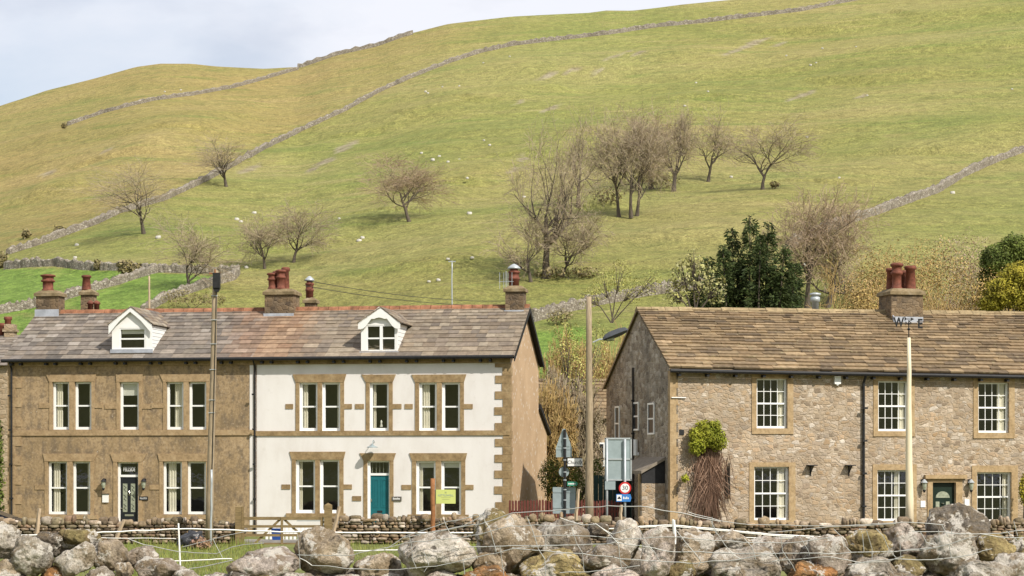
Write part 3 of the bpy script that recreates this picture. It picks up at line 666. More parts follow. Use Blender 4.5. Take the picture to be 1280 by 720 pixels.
slates('roof', whi, M['slate'], (.0, -OV, zb), (LEN+.22, -OV, zb), (.0, YR, ZR), (LEN+.22, YR, ZR), 13, (.32, .58), .026, SLW, stain=stainW, taper=True)
for r, x0, x1 in ((tan, -.18, LEN), (whi, 0, LEN+.22)):
    mb = MB(); mb.col = (.2, .18, .16)
    mb.face([(x0, YR, ZR), (x1, YR, ZR), (x1, W+.25, zb), (x0, W+.25, zb)]); mb.face([(x0, -OV, zb-.02), (x1, -OV, zb-.02), (x1, YR, ZR-.03), (x0, YR, ZR-.03)])
    mb.build('rear_roof', M['slate'], r, fixn=False)
    mb = MB(); x = x0
    while x < x1-.05:
        w = min(.46, x1-x); k = random.uniform(.0, .012); hh = random.uniform(.0, .02)
        mb.prism([(YR-.2, ZR-.11+hh), (YR-.13, ZR+.03+hh), (YR-.05, ZR+.11+hh), (YR+.05, ZR+.11+hh), (YR+.13, ZR+.03+hh), (YR+.2, ZR-.11+hh)], x+k, x+w-.012, 0, 'yz'); x += w
    mb.build('ridge_tile', M['ridge'], r)
gutter(tan, (-.15, -OV-.06, zb-.02), (LEN, -OV-.06, zb-.02)); gutter(whi, (.0, -OV-.06, zb-.02), (LEN+.15, -OV-.06, zb-.02))
x, _ = FT.at(15.5, 560); pipe(tan, [(x, -OV-.06, zb-.05), (x, -.1, zb-.35), (x, -.09, .05)])
pipe(whi, [(.05, -OV-.06, zb-.05), (.05, -.06, zb-.35), (.05, -.06, .05)], .036)
# verge (bargeboards) on the pebbledashed gable
mb = MB()
for (ya, yb) in ((-OV, YR), (W+.25, YR)):
    xv = LEN+.2; mb.face([(xv, ya, zb-.22), (xv, yb, ZR-.24), (xv, yb, ZR-.02), (xv, ya, zb-.01)]); mb.face([(xv+.04, ya, zb-.22), (xv+.04, yb, ZR-.24), (xv+.04, yb, ZR-.02), (xv+.04, ya, zb-.01)])
    mb.face([(xv, ya, zb-.22), (xv+.04, ya, zb-.22), (xv+.04, yb, ZR-.24), (xv, yb, ZR-.24)]); mb.face([(xv, ya, zb-.22), (xv+.04, ya, zb-.22), (xv+.04, ya, zb-.01), (xv, ya, zb-.01)])
    mb.face([(LEN, ya, zb-.1), (xv, ya, zb-.1), (xv, yb, ZR-.12), (LEN, yb, ZR-.12)])
mb.build('bargeboard', M['black'], whi)
mb = MB(); mb.box(LEN-2.6, LEN-.02, W, W+2.6, 0, 4.6); wg = mb.build('rear_wing', M['pebble'], whi)
mb = MB(); mb.prism([(W, 5.5), (W+2.95, 4.35), (W+2.95, 4.5), (W, 5.72)], LEN-2.7, LEN+.12, 0, 'yz'); mb.build('wing_roof', M['black'], wg)
mb = MB(); mb.prism([(W+.01, 4.6), (W+2.6, 4.6), (W+.01, 5.5)], LEN-2.6, LEN-.02, 0, 'yz'); mb.build('wing_gable', M['pebble'], wg)
# dormers
def dormer(root, F, xs, ys, apex, fas, win, nx, curl):
    yf = .12; x0, zt = F.at(xs[0], ys[0], yf); x1, z0 = F.at(xs[1], ys[1], yf); ax, az = F.at(apex[0], apex[1], yf); fa, fz = F.at(fas[0], fas[2], yf); fb, _ = F.at(fas[1], fas[2], yf)
    k = (ZR-zb)/(YR+OV); roofy = lambda z: (z-zb)/k-OV
    mb = MB(); wa, wb, wc, wt = F.rect(win, yf); zt = fz+.02
    mb.box(x0, wa, yf, yf+.1, z0-.25, zt); mb.box(wb, x1, yf, yf+.1, z0-.25, zt); mb.box(wa, wb, yf, yf+.1, z0-.25, wc); mb.box(wa, wb, yf, yf+.1, wt, zt)
    mb.prism([(fa+.1, zt), (fb-.1, zt), (ax, az-.08)], yf+.005, yf+.1)
    for (xa, xb) in ((x0, x0+.08), (x1-.08, x1)):
        mb.prism([(yf+.101, z0-.25), (yf+.101, zt), (roofy(zt)+.1, zt)], xa, xb, 0, 'yz')
    d = mb.build('dormer', M['white'], root)
    mb = MB(); n = 7; xm = (x0+x1)/2                           # cladding joints on the sunlit cheek and the gable
    for i in range(1, n):
        z = lerp(z0, zt, i/n); ye = roofy(z)
        if ye > yf+.2: mb.box(x1+.0005, x1+.006, yf+.1, ye, z-.008, z+.008)
    mb.build('cladding_joint', M['signback'], d)
    # roof of the dormer
    mb = MB()
    for sgn, fx in ((-1, fa), (1, fb)):
        mb.col = random.choice(SLW)
        yr_a, yr_f = roofy(az), roofy(fz); rows = 5
        for j in range(rows):
            t0, t1 = j/rows, min(1, (j+1.2)/rows)
            pts = []
            for t in (t0, t1): pts.append((lerp(fx+.06*sgn, ax, t), lerp(fz+.02, az, t)+.06*(1-(t == t1)*.4), lerp(yr_f, yr_a, t)+.1))
            (xa, za, ya), (xb, zb_, yb) = pts; y = yf-.16
            cells = 5
            for c in range(cells):
                mb.col = random.choice(SLW); u0, u1 = c/cells, (c+1)/cells-.01
                A = [(xa, lerp(y, ya, u0), za), (xa, lerp(y, ya, u1), za), (xb, lerp(y, yb, u1), zb_), (xb, lerp(y, yb, u0), zb_)]
                mb.face(A); mb.face([(xa, A[0][1], za), (xa, A[1][1], za), (xa, A[1][1], za-.04), (xa, A[0][1], za-.04)])
            mb.face([(xa, y, za), (xb, y, zb_), (xb, y, zb_-.05), (xa, y, za-.05)])
        mb.face([(fx, yf-.15, fz), (ax, yf-.15, az), (ax, roofy(az), az), (fx, roofy(fz), fz)])
    mb.build('dormer_roof', M['slate'], d, fixn=False)
    # bargeboard with curved lower edge
    mb = MB(); y0, y1 = yf-.14, yf-.1; N = 16; top = []; bot = []
    for i in range(N+1):
        s = i/N
        for _ in (0,):
            xx = lerp(fa, fb, s); r = 1-abs(2*s-1); zt_ = lerp(fz, az, r)
            w = curl(r); top.append((xx, zt_+.03)); bot.append((xx, zt_-w))
    for i in range(N): mb.prism([bot[i], bot[i+1], top[i+1], top[i]], y0, y1)
    mb.build('bargeboard', M['white'], d)
    mb = MB(); pn = MB(); sash(mb, pn, (wa, wb, wc, wt), yf+.01, 1, 1, .06)
    if nx == 2: xm = (wa+wb)/2; mb.box(xm-.06, xm+.06, yf+.005, yf+.09, wc+.04, wt-.04)
    f = mb.build('dormer_window', M['upvc'], d); pn.build('pane', M['glass'], f, fixn=False)
    if nx == 1: mb = MB(); mb.box(wa+.08, wb-.08, yf+.14, yf+.15, lerp(wt, wc, .26), wt-.02); mb.build('blind', M['blind'], f)
    mb = MB(); mb.box(x0+.1, x1-.1, .75, .8, z0, zt); mb.build('darkening_partition', M['inner'], d)  # dark sheet added behind the dormer window so its inside stays dim
    mb = MB(); mb.box(x0-.06, x1+.06, yf-.06, yf-.004, z0-.1, z0+.06); mb.build('flashing', M['lead'], d)
dormer(tan, FT, (140, 189.5), (408, 438), (165, 384), (137, 191, 407.5), (149, 182, 410.5, 436.5), 1, lambda r: .2+.16*max(0, 1-r*2.0))
dormer(whi, FW, (451.3, 497), (406, 441), (477, 384.5), (448.5, 501, 405.5), (457.8, 495, 406.6, 439), 2, lambda r: .2+.16*abs(math.sin(r*5.2))+(.08 if r > .9 else 0))
# chimneys: rows of (house, frame, front-face px rect, pots)
def chim(root, F, px0, px1, pyt, pyb, yc, dy, pots, flash=True, label=None, **k):
    x0, zt = F.at(px0, pyt, yc-dy/2); x1, z0 = F.at(px1, pyb, yc-dy/2); cap = .08
    pp = []
    for (px, py, r, off, kind) in pots:
        x, zz = F.at(px, py, yc+off); pp.append((x, yc+off, zz-zt, r, kind))
    ch = stack(root, x0+cap, x1-cap, yc-dy/2+cap, yc+dy/2-cap, z0-1.2, zt-.06, cap, .2, None, True, pp, label)
    if flash: flashing(ch, x0+cap-.05, x1-cap+.03, yc-dy/2+cap, z0+.2, z0-.16)
    return ch
chim(tan, FT, 42, 74, 363, 392, YR, .95, [(60, 342, .26, 0, 'crown')])
chim(tan, FT, 98, 117, 361.5, 392, YR+2.3, .7, [(108, 343, .2, 0, 'plain')], False)
chim(whi, FW, 328, 368, 361, 397, YR-.05, 1.25, [(340.5, 340, .19, -.2, 'crown'), (351, 336, .19, -.25, 'crown'), (357, 333, .17, .25, 'plain'), (346, 338, .17, .3, 'plain')])
chim(whi, FW, 378, 395, 371.5, 392, YR+2.2, .65, [(387, 350, .17, 0, 'louvre')], False)
cc = chim(whi, FW, 629, 656, 357, 393, YR-.05, .95, [(642.5, 335, .22, 0, 'louvre')])
for px in (113, 121):
    x, z = FT.at(px, 379, YR+.4); mb = MB(); mb.lathe([(.12, -.5), (.12, .02), (.17, .04), (.15, .12), (.05, .2)], (x, YR+.4, z-.08)); mb.build('ridge_vent', M['pot'], tan, True)
x, z = FW.at(632, 352, YR-.3); mb = MB(); mb.tube([(x+.02, YR-.3, z-1.0), (x+.02, YR-.3, z+.45)], .018, 6); mb.tube([(x-.3, YR-.3, z), (x+.35, YR-.3, z)], .012, 5)
for i in range(4): mb.tube([(x-.26+.18*i, YR-.3, z-.32), (x-.26+.18*i, YR-.3, z+.4)], .012, 5)
mb.build('aerial', M['steel'], whi)

# -- right-hand stone house
RA = math.radians(13); FR = Fr(198/FP*84, 84.0, RA); RL, RW, RYR = 21.0, 9.3, 4.3
rh = thing('stone_house', 'long rubble stone house with stone slate roof and small paned windows', 'house', (FR.o[0], FR.o[1], G), RA)
(xa, za), (xb, zb2) = FR.at(842, 459, 0), FR.at(1280, 467, 0)
sl = (zb2-za)/(xb-xa); eave = lambda x: za+sl*(x-xa)
(xa3, za3), (xb3, zb3) = FR.at(806, 386, RYR), FR.at(1280, 392, RYR)
sr = (zb3-za3)/(xb3-xa3); ridge = lambda x: za3+sr*(x-xa3)
hR = []; RD = M['dress_right']
for sq, sur, cur, bl in (((945.6, 984, 473, 535.5), (939.6, 991.4, 467.6, 542.6), [(0, .8, 1)], ()), ((1097.5, 1135.5, 476, 539), (1091.5, 1143, 470, 545.6), [(0, .75, 1)], ()), ((1222.7, 1261, 478, 541), (1216.5, 1268, 472.5, 548), [(0, .72, 1)], ()),
                    ((942.6, 986, 583.5, 650), (936.4, 994, 578, 658), [(0, .74, 1)], ()), ((1096.5, 1136.5, 587.6, 651), (1090.5, 1145.5, 580.5, 659), [(0, .62, .8)], ()), ((1221, 1264, 590.3, 652), (1214.6, 1272, 582, 660), [(0, .85, 1)], ())):
    window(rh, FR, [sq], hR, RD, curtains=cur, blinds=bl, nx=4, nz_=2, plain=sur, fw=.075)
r = FR.rect((1165.5, 1194.5, 603, 665)); r = (r[0], r[1], .3, r[3]); hR.append(r); a, b, c, d = r
mb = MB(); mb.box(a+.003, b-.003, .14, .2, c, d-.003); D3 = mb.build('door', M['greendoor'], rh)
mb = MB(); cx = (a+b)/2; zc = d-.62; pts = [(cx+.3*math.cos(PI*i/10), zc+.26*math.sin(PI*i/10)) for i in range(11)]; mb.prism(pts, .125, .14)
for s in (-1, 1): mb.box(cx+s*.14, cx+s*.3, .125, .14, zc-1.1, zc-.15)
mb.build('door_glass', M['leaded'], D3)
mb = MB(); mb.lathe([(.01, 0), (.06, .01), (.06, .03)], (cx, .12, zc-.24), 10); mb.box(a+.04, a+.1, .1, .14, zc-.75, zc-.72); mb.build('door_knocker', M['chrome'], D3)
mb = MB(); q = FR.rect((1159, 1202.5, 598.5, 665)); mb.box(q[0], a-.002, -.04, .1, c, d); mb.box(b+.002, q[1], -.04, .1, c, d); mb.box(q[0], q[1], -.04, .1, d+.002, q[3])
q = FR.rect((1155, 1207, 593.5, 598.3)); mb.box(q[0], q[1], -.16, -.003, q[2], q[3]); mb.build('door_surround', RD, D3)
for px in (1153, 1211.5): x, z = FR.at(px, 605.5); wall_lamp(rh, x, z, 1.3, True)
for px, py, w in ((1153.5, 630, 6), (1208.5, 628, 6)): q = FR.rect((px-3, px+3, py-4, py+4)); mb = MB(); mb.box(q[0], q[1], -.03, -.002, q[2], q[3]); mb.build('house_plaque', M['signwhite'], rh)
mb = MB(); holed_front(mb, 0, RL, 0, lambda x: eave(x)-.05, hR, .25, 0)
rear = 5.75-G
mb.prism([(0, 0), (RW, 0), (RW, rear), (RYR, ridge(0)-.08), (0, eave(0)-.05)], .001, .3, 1, 'yz'); mb.prism([(0, 0), (RW, 0), (RW, rear), (RYR, ridge(RL)-.08), (0, eave(RL)-.05)], RL-.3, RL, 0, 'yz'); mb.box(.3, RL-.3, RW-.3, RW, 0, rear, 0)
mb.build('wall', [M['rubble'], M['rubble_shaded']], rh)
mb = MB(); mb.box(.4, RL-.4, 1.7, 1.8, 0, eave(RL)-.2); mb.box(.4, RL-.4, .26, 1.7, 2.75, 2.9); mb.build('darkening_partition', M['inner'], rh)  # unseen dark partition added here too, for dim rooms behind the panes
mb = MB(); z = .0; k = 0
while z < eave(0)-.35:
    h = random.uniform(.26, .36); mb.box(-.015, (.3 if k % 2 else .24), -.012, (.24 if k % 2 else .3), z, min(z+h-.004, eave(0)-.1)); z += h; k += 1
mb.build('quoin', RD, rh)
FL = [(.21, .152, .092), (.255, .19, .115), (.16, .12, .078), (.29, .22, .14), (.19, .142, .09), (.235, .175, .112), (.13, .1, .07), (.265, .2, .125)]
o_ = -.28; ek = (ridge(0)-eave(0))/RYR
slates('roof', rh, M['flag'], (-.12, o_, eave(-.1)+o_*ek+.12), (RL+.1, o_, eave(RL)+o_*ek+.12), (-.12, RYR, ridge(-.1)), (RL+.1, RYR, ridge(RL)), 21, (.35, .95), .05, FL, wob=.04, taper=True, mute=.1)
mb = MB(); mb.col = (.26, .2, .13); mb.face([(-.12, RYR, ridge(0)), (RL, RYR, ridge(RL)), (RL, RW+.3, rear-.12), (-.12, RW+.3, rear-.12)]); mb.face([(-.12, o_, eave(0)+o_*ek+.08), (RL, o_, eave(RL)+o_*ek+.08), (RL, RYR, ridge(RL)-.05), (-.12, RYR, ridge(0)-.05)])
mb.face([(-.12, RYR, ridge(0)), (-.12, RW+.3, rear-.12), (-.12, RW+.3, rear-.24), (-.12, RYR, ridge(0)-.12)]); mb.build('rear_roof', M['flag'], rh, fixn=False)
mb = MB(); x = -.12
while x < RL:
    w = random.uniform(.5, .8); hh = random.uniform(-.01, .03); q = random.uniform(.8, 1.15); mb.col = (.3*q, .235*q, .14*q)
    mb.prism([(RYR-.26, ridge(x)-.1+hh), (RYR-.06, ridge(x)+.08+hh), (RYR+.06, ridge(x)+.08+hh), (RYR+.26, ridge(x)-.1+hh)], x, x+w-.015, 0, 'yz'); x += w
mb.build('ridge_stone', M['flag'], rh)
ez = lambda x: eave(x)+o_*ek+.02
gutter(rh, (-.1, o_-.05, ez(0)), (RL, o_-.05, ez(RL)), 1.15, False)
x, _ = FR.at(1078.5, 550); pipe(rh, [(x, o_-.05, ez(x)-.05), (x, -.09, ez(x)-.35), (x, -.09, .05)], .055)
x, z = FR.at(1046, 475); mb = MB(); mb.box(x-.13, x+.13, -.12, -.002, z-.16, z+.14); mb.prism([(x-.1, z-.16), (x+.1, z-.16), (x, z-.22)], -.1, -.01); mb.build('alarm_box', M['upvc'], rh)
for px in (1013, 1061):
    x, z = FR.at(px, 582); mb = MB(); mb.box(x-.17, x+.17, -.35, -.002, z-.01, z+.03); mb.tube([(x, -.3, z), (x, -.02, z-.32)], .02, 5); mb.box(x-.025, x+.025, -.03, -.002, z-.4, z); mb.build('wall_bracket', M['black'], rh)
x, z = FR.at(852, 540); mb = MB(); mb.box(x-.09, x+.09, -.03, -.002, z-.11, z+.09); mb.build('dark_wall_hole', M['black'], rh)  # black block painted for the dark inside a hole in the wall
x, z = FR.at(839, 497); x2, _ = FR.at(857, 497); mb = MB(); mb.tube([(x, -.05, z), (x2, -.05, z)], .022, 6); mb.build('wall_conduit', M['signwhite'], rh)
# gable openings on the shaded end
for (pa, pb, ya, yb) in ((769.5, 775, 508, 551), (792.5, 799, 503, 538), (810.5, 818.5, 504, 543)):
    y1, z1 = FR.side(pa, ya); y0, z0 = FR.side(pb, yb); fr = MB(); f = .07
    fr.box(-.05, -.003, y0, y0+f, z0, z1); fr.box(-.05, -.003, y1-f, y1, z0, z1); fr.box(-.05, -.003, y0+f, y1-f, z0, z0+f); fr.box(-.05, -.003, y0+f, y1-f, z1-f, z1); fr.box(-.045, -.003, y0+f, y1-f, (z0+z1)/2-.03, (z0+z1)/2+.03)
    w = fr.build('window', M['upvc'], rh); mb = MB(); mb.box(-.02, -.003, y0+f, y1-f, z0+f, z1-f); mb.build('pane', M['charcoal'], w)
y, z = FR.side(798, 560); mb = MB(); mb.tube([(-.12, y, z-.3), (-.12, y, z+.35)], .09, 8); mb.tube([(-.12, y, z-.25), (.0, y, z-.25)], .08, 8); mb.build('boiler_flue', M['signwhite'], rh)
y, z = FR.side(790, 460); pipe(rh, [(-.06, RYR+.7, z), (-.06, RYR+.7, .2)], .04)
zt = FR.side(820, 571)[1]; zl = FR.side(800, 588)[1]
mb = MB(); mb.prism([(-1.0, zl), (-.002, zt), (-.002, zt-.12), (-1.0, zl-.12)], .6, 4.4); mb.c = [(.22, .19, .15)]*len(mb.c); pc = mb.build('porch_roof', M['slate'], rh); 
mb = MB(); mb.prism([(-.95, zl-.13), (-.01, zt-.15), (-.01, zl-.5), (-.95, zl-.5)], .7, .8); mb.build('porch_boarding', M['black'], pc)
mb = MB(); mb.box(-.95, -.4, 4.2, 4.3, 0, zl-.13); mb.build('porch_back', M['black'], pc)
mb = MB(); mb.box(-.95, -.01, .7, .95, 0, zl-.5); mb.build('porch_wall', M['rubble'], pc)
mb = MB(); mb.box(-.99, -.83, .9, 1.1, 0, zl-.13); mb.build('porch_post', M['dress_right'], pc)
ch = chim(rh, FR, 1113, 1157, 360, 403, RYR-.1, 1.5, [(1121, 327.5, .21, -.3, 'crown'), (1138, 331, .22, -.25, 'plain'), (1113, 334, .17, .35, 'plain'), (1128, 337, .17, .4, 'plain')], False, 'large stone chimney with four terracotta pots')
x0, z1 = FR.at(1120, 395.5, RYR-1.0); x1, z0 = FR.at(1155, 407, RYR-1.0)
mb = MB(); mb.box(x0, x1, RYR-.92, RYR-.88, z0-.1, z1); ys = RYR-.9
mb.prism([(ys, z0-.1), (ys, z1), (RYR+.1, ridge(5)+.3), (RYR+.1, ridge(5)+.05)], x0-.06, x0-.02, 0, 'yz'); mb.box(x0-.1, x1+.35, RYR-1.12, RYR-.93, z0-.1, z0-.02); mb.build('flashing', M['lead'], ch)
x, z = FR.at(1019, 368, RYR+.7); mb = MB(); mb.lathe([(.15, -1.2), (.15, -.32), (.2, -.3), (.2, -.12), (.15, -.1), (.15, -.06), (.23, -.04), (.23, .04), (.1, .07)], (x, RYR+.7, z)); mb.build('flue_pipe', M['steel'], rh, True)
# ------------------------------------------------------------------ buildings behind
nb = thing('stone_house', 'pale stone house just showing behind the tan house at the picture edge', 'house', (P(-60, 600, 112).x, 112, G), 0)
w = (11-(-60))/FP*112; mb = MB(); z = (HY-455)/FP*112+EYE-G
mb.box(0, w, 0, 7, 0, z); mb.prism([(0, z), (7, z), (3.5, z+1.6)], 0.001, w-.001, 0, 'yz'); mb.build('wall', M['barn'], nb)
slates('roof', nb, M['slate'], (-.1, -.3, z-.1), (w+.12, -.3, z-.1), (-.1, 3.5, z+1.7), (w+.12, 3.5, z+1.7), 12, (.35, .55), .025, SL)
F0 = Fr(nb.location.x, 112, 0); mb = MB(); x0, zt = F0.at(5, 405, 3.2); x1, zb_ = F0.at(17, 440, 3.2); mb.box(x0, x1, 3.2, 4, zb_, zt); mb.box(x0-.08, x1+.08, 3.12, 4.08, zt-.4, zt-.25); c_ = mb.build('chimney', M['barn'], nb)
for px, py in ((10, 396), (2, 404)): x, zz = F0.at(px, py, 3.6); mb = MB(); mb.lathe([(.2, -1.3), (.17, -.2), (.22, -.15), (.22, 0), (.15, 0)], (x, 3.6, zz)); mb.build('chimney_pot', M['pot'], c_, True)
bn = thing('stone_barn', 'small pale stone building glimpsed behind the tall pole and scrub', 'barn', (P(752, 600, 108).x-3.0, 108, G), math.radians(6))
mb = MB(); mb.box(0, 6, 0, 6, 0, 5.4); mb.prism([(0, 5.4), (6, 5.4), (3, 7.3)], .001, 5.999, 0, 'yz'); mb.build('wall', M['barn'], bn)
slates('roof', bn, M['flag'], (-.15, -.3, 5.25), (6.1, -.3, 5.25), (-.15, 3, 7.4), (6.1, 3, 7.4), 12, (.35, .7), .04, FL)
mb = MB(); mb.box(2.6, 3.2, -.03, .05, 2.9, 4.1); wv = mb.build('window', M['upvc'], bn); mb = MB(); mb.box(2.68, 3.12, -.035, -.03, 2.98, 4.02); mb.build('pane', M['charcoal'], wv)

# ------------------------------------------------------------------ dry stone walls
def stone_blob(mb, c, s, seed, col):
    mb.col = col; base = len(mb.v)
    for v in ICO2V:
        k = 1+.38*nz(v[0]*1.6+seed, v[1]*1.4, v[2]*1.4)
        q = [math.copysign(abs(t)**.62, t) for t in v]
        mb.vert((c[0]+q[0]*s[0]*k, c[1]+q[1]*s[1]*k, c[2]+q[2]*s[2]*k))
    for f in ICO2F: mb.f.append([base+i for i in f]); mb.m.append(0)
def ico(n):
    bm = bmesh.new(); bmesh.ops.create_icosphere(bm, subdivisions=n, radius=1); bm.verts.ensure_lookup_table()
    v = [tuple(x.co) for x in bm.verts]; f = [[y.index for y in x.verts] for x in bm.faces]; bm.free(); return v, f
ICO2V, ICO2F = ico(2)
TONES = [(.26, .2, .14), (.18, .14, .095), (.32, .26, .195), (.22, .17, .11), (.13, .1, .07), (.28, .21, .135), (.42, .37, .31), (.24, .165, .11), (.17, .145, .095), (.2, .16, .1)]
def drystone(name, label, px0, px1, Y, top, base_z):
    t = thing(name, label, 'stone wall', (0, Y, 0)); mb = MB(); x0, x1 = (px0-HX)/FP*Y, (px1-HX)/FP*Y
    ztop = lambda x: EYE+(HY-top(HX+FP*x/Y))/FP*Y
    z = base_z+.05; row = 0
    while z < max(ztop(x0), ztop(x1), ztop((x0+x1)/2))-.22:
        h = random.uniform(.08, .15); x = x0+random.uniform(0, .15)
        while x < x1:
            w = random.choice((random.uniform(.1, .25), random.uniform(.2, .5)))
            if z < ztop(x)-.24:
                c = random.choice(TONES); q = random.uniform(.6, 1.2); stone_blob(mb, (x+w/2, .06*row/6+random.uniform(-.05, .05), z+h/2), (w/2*.98, .17, h/2*1.0), random.random()*90, tuple(a*q for a in c))
            x += w*.97
        z += h*.93; row += 1
    x = x0
    while x < x1:                                             # coping stones on edge
        w = random.choice((random.uniform(.1, .2), random.uniform(.2, .46))); h = random.uniform(.13, .36); c = random.choice(TONES); q = random.uniform(.7, 1.4)
        stone_blob(mb, (x+w/2, .12+random.uniform(-.05, .05), ztop(x)-.3+h/2+random.uniform(-.03, .06)), (w/2, .22, h/2), random.random()*90, tuple(a*q for a in c)); x += w*.93
    mb.build('stonework', M['drystone'], t, True)
    mb = MB(); mb.col = (.1, .08, .06); mb.box(x0, x1, .14, .5, base_z-.1, min(ztop(x0), ztop(x1))-.25); mb.build('light_block_core', M['drystone'], t)  # dark box added behind the stones to keep light from leaking through
    return t
WY = 76.0
drystone('dry_stone_wall', 'low dry stone wall in front of the tan house, left of the gate', -40, 297, WY, lambda p: 647.0+1.0*math.sin(p*.05), -.45)
drystone('dry_stone_wall', 'long low dry stone wall running right from the wooden gate past the stone house', 404, 1340, WY, lambda p: float(np.interp(p, [400, 440, 620, 700, 800, 1000, 1340], [645, 642.5, 644, 643, 649, 650, 647])), -.45)
# moss cushions are part of the look: one olive cushion on the wall
FWALLS = [
 ('highest field wall, climbing the left shoulder of the hill to the skyline', [(85, 157), (130, 141), (165, 132), (195, 125), (240, 119), (290, 110), (330, 99), (372, 87)], 1.2),
 ('longest field wall, sweeping up the hill from the left fields to the top', [(10, 318), (60, 302), (120, 280), (150, 266), (205, 250), (260, 224), (330, 186), (380, 162), (430, 139), (470, 117), (505, 101), (560, 79), (600, 66), (640, 57), (700, 50), (760, 43), (820, 34), (880, 28), (940, 21), (1000, 14), (1050, 4), (1095, -4)], 1.35),
 ('field wall rising to the right edge above the stone house roof', [(985, 309), (1020, 294), (1060, 279), (1100, 266), (1140, 251), (1170, 241), (1200, 222), (1240, 204), (1285, 187)], 1.45),
 ('level wall along the top of the bright green pasture', [(8, 336), (40, 333), (70, 332), (110, 337), (150, 337), (190, 340), (240, 341), (296, 343)], 1.4),
 ('diagonal wall dividing the bright green pasture', [(-20, 396), (40, 384), (75, 376), (110, 365), (145, 356), (175, 346), (205, 338)], 1.3),
 ('short wall descending the right side of the bright green pasture', [(297, 342), (290, 350), (262, 357), (235, 366), (205, 376), (180, 392)], 1.3),
 ('rough broken wall behind the budding bushes between the houses', [(665, 402), (710, 389), (760, 378), (800, 370), (840, 364), (880, 360)], 1.5),
]
def fieldwall(label, px, h, pts=None):
    crest = pts is not None; pts = pts or []
    for (a, b), (c, d) in zip(px, px[1:]):
        n = max(2, int(math.hypot(c-a, d-b)/3.2))
        for i in range(n): pts.append(hit(lerp(a, c, i/n), lerp(b, d, i/n)))
    if not crest: pts.append(hit(*px[-1]))
    t = thing('field_wall', 'grey '+label, 'stone wall', pts[len(pts)//2], 0, 'dry stone walls on the hillside'); o0 = t.location.copy()
    mb = MB(); prev = None
    for i, p in enumerate(pts):
        d = pts[min(i+1, len(pts)-1)]-pts[max(0, i-1)]; d.z = 0
        if d.length < 1e-6: d = Vector((1, 0, 0))
        s = Vector((-d.y, d.x, 0)).normalized(); hh = h*.88*random.uniform(.7, 1.15); q = p-o0; zz = T(p.x, p.y)-o0.z
        z0 = -.5
        ring = [q+s*.5+Vector((0, 0, z0)), q+s*.42+Vector((0, 0, hh*.85)), q+s*.12+Vector((0, 0, hh)), q-s*.15+Vector((0, 0, hh*random.uniform(.95, 1.05))), q-s*.42+Vector((0, 0, hh*.82)), q-s*.5+Vector((0, 0, z0))]
        ring = [r+Vector((random.uniform(-.1, .1), random.uniform(-.1, .1), random.uniform(-.06, .06))) for r in ring]
        ids = [mb.vert(r) for r in ring]
        if prev:
            for k in range(5): mb.f.append([prev[k], prev[k+1], ids[k+1], ids[k]]); mb.m.append(0)
        else: mb.f.append(ids); mb.m.append(0)
        prev = ids
    mb.f.append(prev[::-1]); mb.m.append(0); mb.build('stonework', M['fieldwall'], t)
for lab, px, h in FWALLS: fieldwall(lab, px, h)
fieldwall('field wall running along the skyline crest at the top left', [], 1.5, [Vector(((p-HX)/FP*(R0-3), R0-3, T((p-HX)/FP*(R0-3), R0-3))) for p in range(372, 520, 6)])
RK = [(206, 115, 1), (226, 113, 1), (198, 298, 1.6), (96, 307, 1.2), (94, 323, 1.1), (318, 267, 1.4), (296, 275, 1.6), (301, 278, 1.2), (308, 335, 1.1), (548, 351, 1), (587, 268, 1.5), (584, 226, 1.0), (541, 201, 1.5), (549, 196, 1.1), (574, 201, 1.3),
      (560, 203, 1.1), (527, 192, 1.1), (605, 176, .9), (612, 182, 1.0), (449, 302, 1.4), (453, 298, 1.2), (424, 274, .8), (590, 324, .9), (574, 108, 1), (604, 79, .9), (553, 109, .8), (637, 71, .9), (532, 115, 1.2), (535, 117, 1), (1028, 61, 1), (1013, 82, 1.1), (1020, 79, .9),
      (1070, 59, .8), (1084, 120, .9), (1009, 172, 1), (914, 222, 1), (870, 104, 1), (885, 115, .9), (856, 133, 1.1), (983, 70, .9), (1191, 242, 1.4), (1049, 223, .8), (1265, 112, .8), (42, 326, 1), (560, 325, .9), (655, 247, 1.0), (536, 353, .8), (1006, 332, 1.2)]
rock_mats = simple('white_limestone', (.46, .44, .39), .9, .25, 2, .3)
for px, py, s in RK:
    p = hit(px, py); mb = MB(); stone_blob(mb, (0, 0, .1), (.27*s, .22*s, .2*s), random.random()*50, (1, 1, 1)); o = mb.build('limestone_rock', rock_mats, None, True); o.location = p; tag(o, 'small pale limestone rock lying on the grassy hillside', 'rock', 'limestone rocks scattered on the hillside')

# ------------------------------------------------------------------ trees
def rvec(): return Vector((random.gauss(0, 1), random.gauss(0, 1), random.gauss(0, 1))).normalized()
def leaf_cloud(mb, c, r, n, size, upb=.3, hollow=.35, flat=1.0, tone=(.7, 1.3)):
    for _ in range(n):
        d = rvec(); k = random.uniform(hollow, 1)**.6; k *= 1+.35*nz(d.x*2.2+c[0], d.y*2.2+c[1], d.z*2.2+c[2])
        p = Vector((c[0]+d.x*r[0]*k, c[1]+d.y*r[1]*k, c[2]+d.z*r[2]*k)); nrm = (d+rvec()*.9+Vector((0, 0, upb))).normalized()
        u = nrm.cross(rvec()).normalized(); w = nrm.cross(u); s = size*random.uniform(.6, 1.4); g = random.uniform(*tone)*(1+.3*nz(p.x*1.2, p.y*1.2, p.z*1.2)); mb.col = (g, g*random.uniform(.93, 1.05), g*random.uniform(.7, 1.1))
        mb.face([p-u*s*.5, p+w*s*.28, p+u*s*.5*flat, p-w*s*.28])
